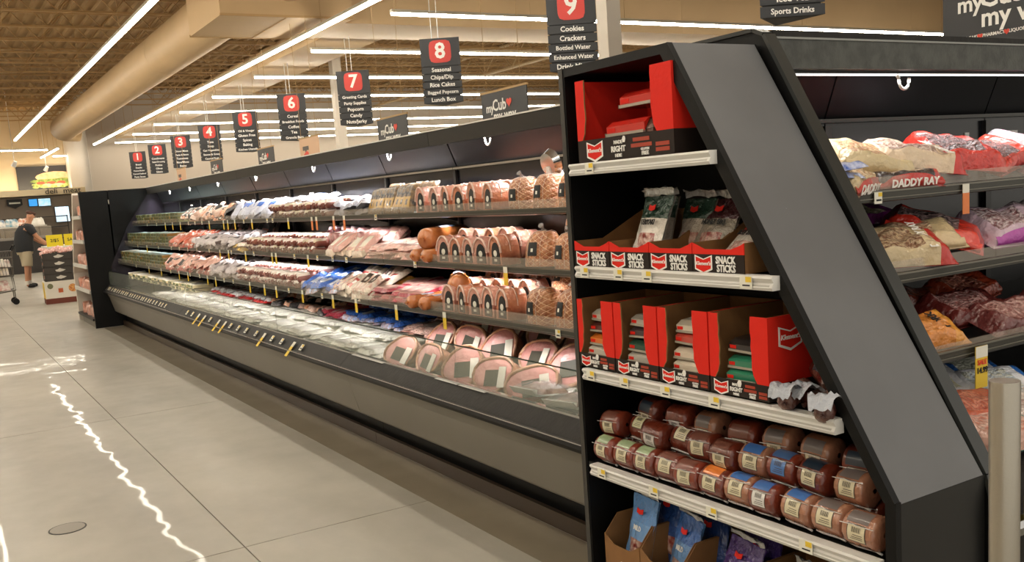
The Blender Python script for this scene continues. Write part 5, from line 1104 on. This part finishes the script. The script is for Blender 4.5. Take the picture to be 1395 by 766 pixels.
for x in (.12, .6):
    for y in (.04, .46):
        MB().tube([(x, y-.015, .06), (x, y+.015, .06)], .06, 14, sm=False).obj('wheel', black, c); MB().tube([(x, y, .06), (x, y, .26)], .01, 6).obj('fork', wire, c)
for k, (x, y, z, s_, cl) in enumerate(((.45, .2, .57, .14, 'd8c8b0'), (.25, .25, .57, .16, '7a5a6a'), (.5, .35, .7, .15, 'c4a8a0'), (.4, .15, .74, .14, 'e0dccb'), (.2, .15, .7, .12, 'b08a4a'), (.4, .25, .28, .18, 'c99a94'))):
    tag(link('grocery_bag', pack_mesh('bag', s_*1.6, s_*1.4, s_, [mat('bag_'+cl, cl, .5, col2='e8e0d8', vscale=14)], lambda u, v: 0, k), None, (.72+x, 20.4+y, z)), '%s grocery bag in the shopping cart' % ['cream', 'mauve', 'pinkish', 'white', 'mustard', 'low pink'][k], 'bag')
# counter, back bar, screens, menus
D = root('deli_counter', 'long dark deli service counter at far left, behind the person', 'counter')
MB().box((-6, 33, 0), (3.4, 34, 1.05)).obj('counter_front', mat('dark_counter', '2b2724', .5), D)
MB().box((-6, 32.98, 1.05), (3.4, 34, 1.12)).obj('counter_top', mat('grey_top', '8b857c', .4), D)
MB().box((1.2, 33.2, 1.42), (3.3, 33.9, 1.46)).obj('lit_shelf', mat('pale_shelf', 'cfcac0', .4), D)
MB().box((-6, 33.1, 1.12), (3.4, 33.12, 1.42)).obj('sneeze_glass', acryl, D)
for k in range(7): tag(link('produce_bag', pack_mesh('bag', .4, .35, .22, [mat('goods_%d' % (k % 4), ['4f8fa8', 'c96a3a', 'd8d4c8', '5a7a9a'][k % 4], .5, col2='e8e4dc', vscale=8)], lambda u, v: 0, k), None, (.9+.36*k, 33.4, 1.46 if k > 1 else 1.12)), '%s pack on the deli counter, %s from the left' % (['teal', 'orange', 'white', 'blue'][k % 4], ORD[k]), 'pack')
w2 = MB().box((-9, 47, 0), (6.38, 47.2, 2.7)).obj('wall_backbar', mat('grey_brown_wall', '85786a', .7)); struct(w2)
s2 = struct(MB().box((-9, 46.6, 2.72), (6.38, 51.9, 2.98)).obj('trim_soffit', mat('warm_white_soffit', 'e0cda8', .7)))
s2.name = 'trim_3'; w2.name = 'wall_counter'
la = bpy.data.lights.new('cove_light', 'AREA'); la.shape = 'RECTANGLE'; la.size = 15; la.size_y = .1; la.energy = 260; la.color = (1, .82, .55)
cl = root('cove_lamp', 'warm cove lamp on the ledge under the sandwich picture', 'lamp', (-1.2, 50.9, 3.02)); lo = link('cove_light', la, cl, (0, 0, .06)); lo.rotation_euler = (R(115), 0, 0)
MB().box((-7.4, -.06, 0), (7.4, .06, .05)).obj('cove_housing', houseM, cl)
o = root('sandwich_picture', 'large wall picture of a sub sandwich with lettuce and tomato on a dark ground', 'picture', (4.15, 51.9, 3.04))
MB().box((0, 0, 0), (2.2, .08, 1.22)).obj('picture_board', mat('picture_dark', '2c2a2b', .5), o)
def blob(cx, cz, w_, h_, m, n=18, am=.12, seed=1, y=-.012, nm='bun'):
    return MB().prism([(cx+w_*math.cos(2*math.pi*k/n)*(1+am*noise.noise((k*1.7, seed, 0))), cz+h_*math.sin(2*math.pi*k/n)*(1+am*noise.noise((k*2.3, seed, 3)))) for k in range(n)], y, .0).obj(nm, m, o)
blob(1.65, .33, 1.0, .16, mat('lettuce_print', '7a8c3a', .6, col2='b4c070', vscale=8), 30, .5, 1, -.010, 'lettuce')
blob(1.7, .68, .9, .26, mat('bun_print', 'd8a478', .6, col2='e8bc92', vscale=4), 30, .05, 2, -.014, 'bun')
blob(1.6, .48, 1.05, .12, mat('lettuce_print2', '8ca04c', .6, col2='5a6c28', vscale=9), 30, .6, 3, -.018, 'lettuce')
for k in range(3): blob(1.0+k*.45, .40, .2, .07, mat('tomato_print', 'c04a30', .5), 14, .2, 4+k, -.022, 'tomato')
for k in range(2): blob(1.3+k*.5, .28, .25, .09, mat('meat_print', 'e0a890', .5), 14, .25, 8+k, -.026, 'ham_slice')
for k in range(4): blob(.75+k*.4, .22, .14, .07, P('lettuce_print'), 14, .5, 12+k, -.030, 'lettuce')
for wi_, (wd_, wx_) in enumerate((('deli', 4.98), ('meat', 5.82))): tag(link('lettering', text_mesh(wd_, .33, mat('brown_letters', '2c241c', .5), bold=.0, ext=.02, wide=1.1), None, (wx_, 46.55, 2.86), FACE_NY), 'dark lowercase word %s under the sandwich picture' % wd_, 'lettering')
for k, (x0, x1, z0, z1_, c1, lb) in enumerate(((4.05, 4.42, 2.26, 2.6, '2f86c8', 'blue lit menu screen above the deli counter'), (4.43, 4.95, 2.24, 2.6, '8fb8c8', 'pale lit menu screen beside the blue one'), (5.05, 5.65, 1.5, 2.2, 'b8ccd8', 'tall bright menu poster behind the person'))):
    o = root('menu_screen', lb, 'screen', (x0, 46.9, z0))
    MB().box((0, 0, 0), (x1-x0, .08, z1_-z0)).obj('casing', black, o)
    MB().box((.02, -.01, .02), (x1-x0-.02, 0, z1_-z0-.02)).obj('display', mat('display_'+c1, c1, .4, emit=.9, col2='e8eef0' if k else None, vscale=6), o)
o = root('wall_emblem', 'black shield-shaped emblem with a white band on the far left wall', 'emblem', (3.22, 46.95, 2.22))
MB().prism([(0, .14), (.3, 0), (.6, .14), (.6, .40), (0, .40)], -.03, 0).obj('shield', tagblk, o); MB().box((.08, -.04, .2), (.52, -.03, .27)).obj('white_band', paper, o)
for k in range(4):
    o = root('back_shelf_rack', 'dark wire rack of goods against the deli back wall, %s from the left' % ORD[k], 'rack', (.2+k*1.35, 46.1, 0))
    for z in (.3, .8, 1.3, 1.75): MB().box((0, 0, z), (1.2, .5, z+.04)).obj('shelf', mat('dark_rack', '35302c', .5), o)
    for x in (0, 1.16): MB().box((x, 0, 0), (x+.04, .04, 1.8)).obj('post', P('dark_rack'), o)
# bagged meat on the far shelving unit
fm = [pack_mesh('meat_bag', .16, .2, .15, [film('far_bag', 'b8705c', col2='e0a890', vscale=16, rnd=.2)], lambda u, v: 0, i) for i in range(2)]
for j, (z, ye) in enumerate(((1.55, 14.95), (1.21, 15.25), (.86, 15.55), (.505, 15.7), (.13, 15.8))):
    for k in range(int((ye-14.45)/.2)+1):
        tag(link('meat_bag', fm[k % 2], None, (1.97, 14.46+.2*k, z), (0, J(.2), J(.3))), 'pinkish bag on far shelving unit, %s from the black panel, level %s' % (ORD[k], ['one', 'two', 'three', 'four', 'five'][j]), 'meat bag', 'meat bags on the far unit')
# prototypes that were only joined into piles are dropped again
for o in list(bpy.data.objects):
    if o.parent is None and o.type in ('MESH', 'EMPTY') and 'label' not in o and 'kind' not in o:
        for c in kids_of(o):
            for g in kids_of(c): bpy.data.objects.remove(g)
            bpy.data.objects.remove(c)
        bpy.data.objects.remove(o)
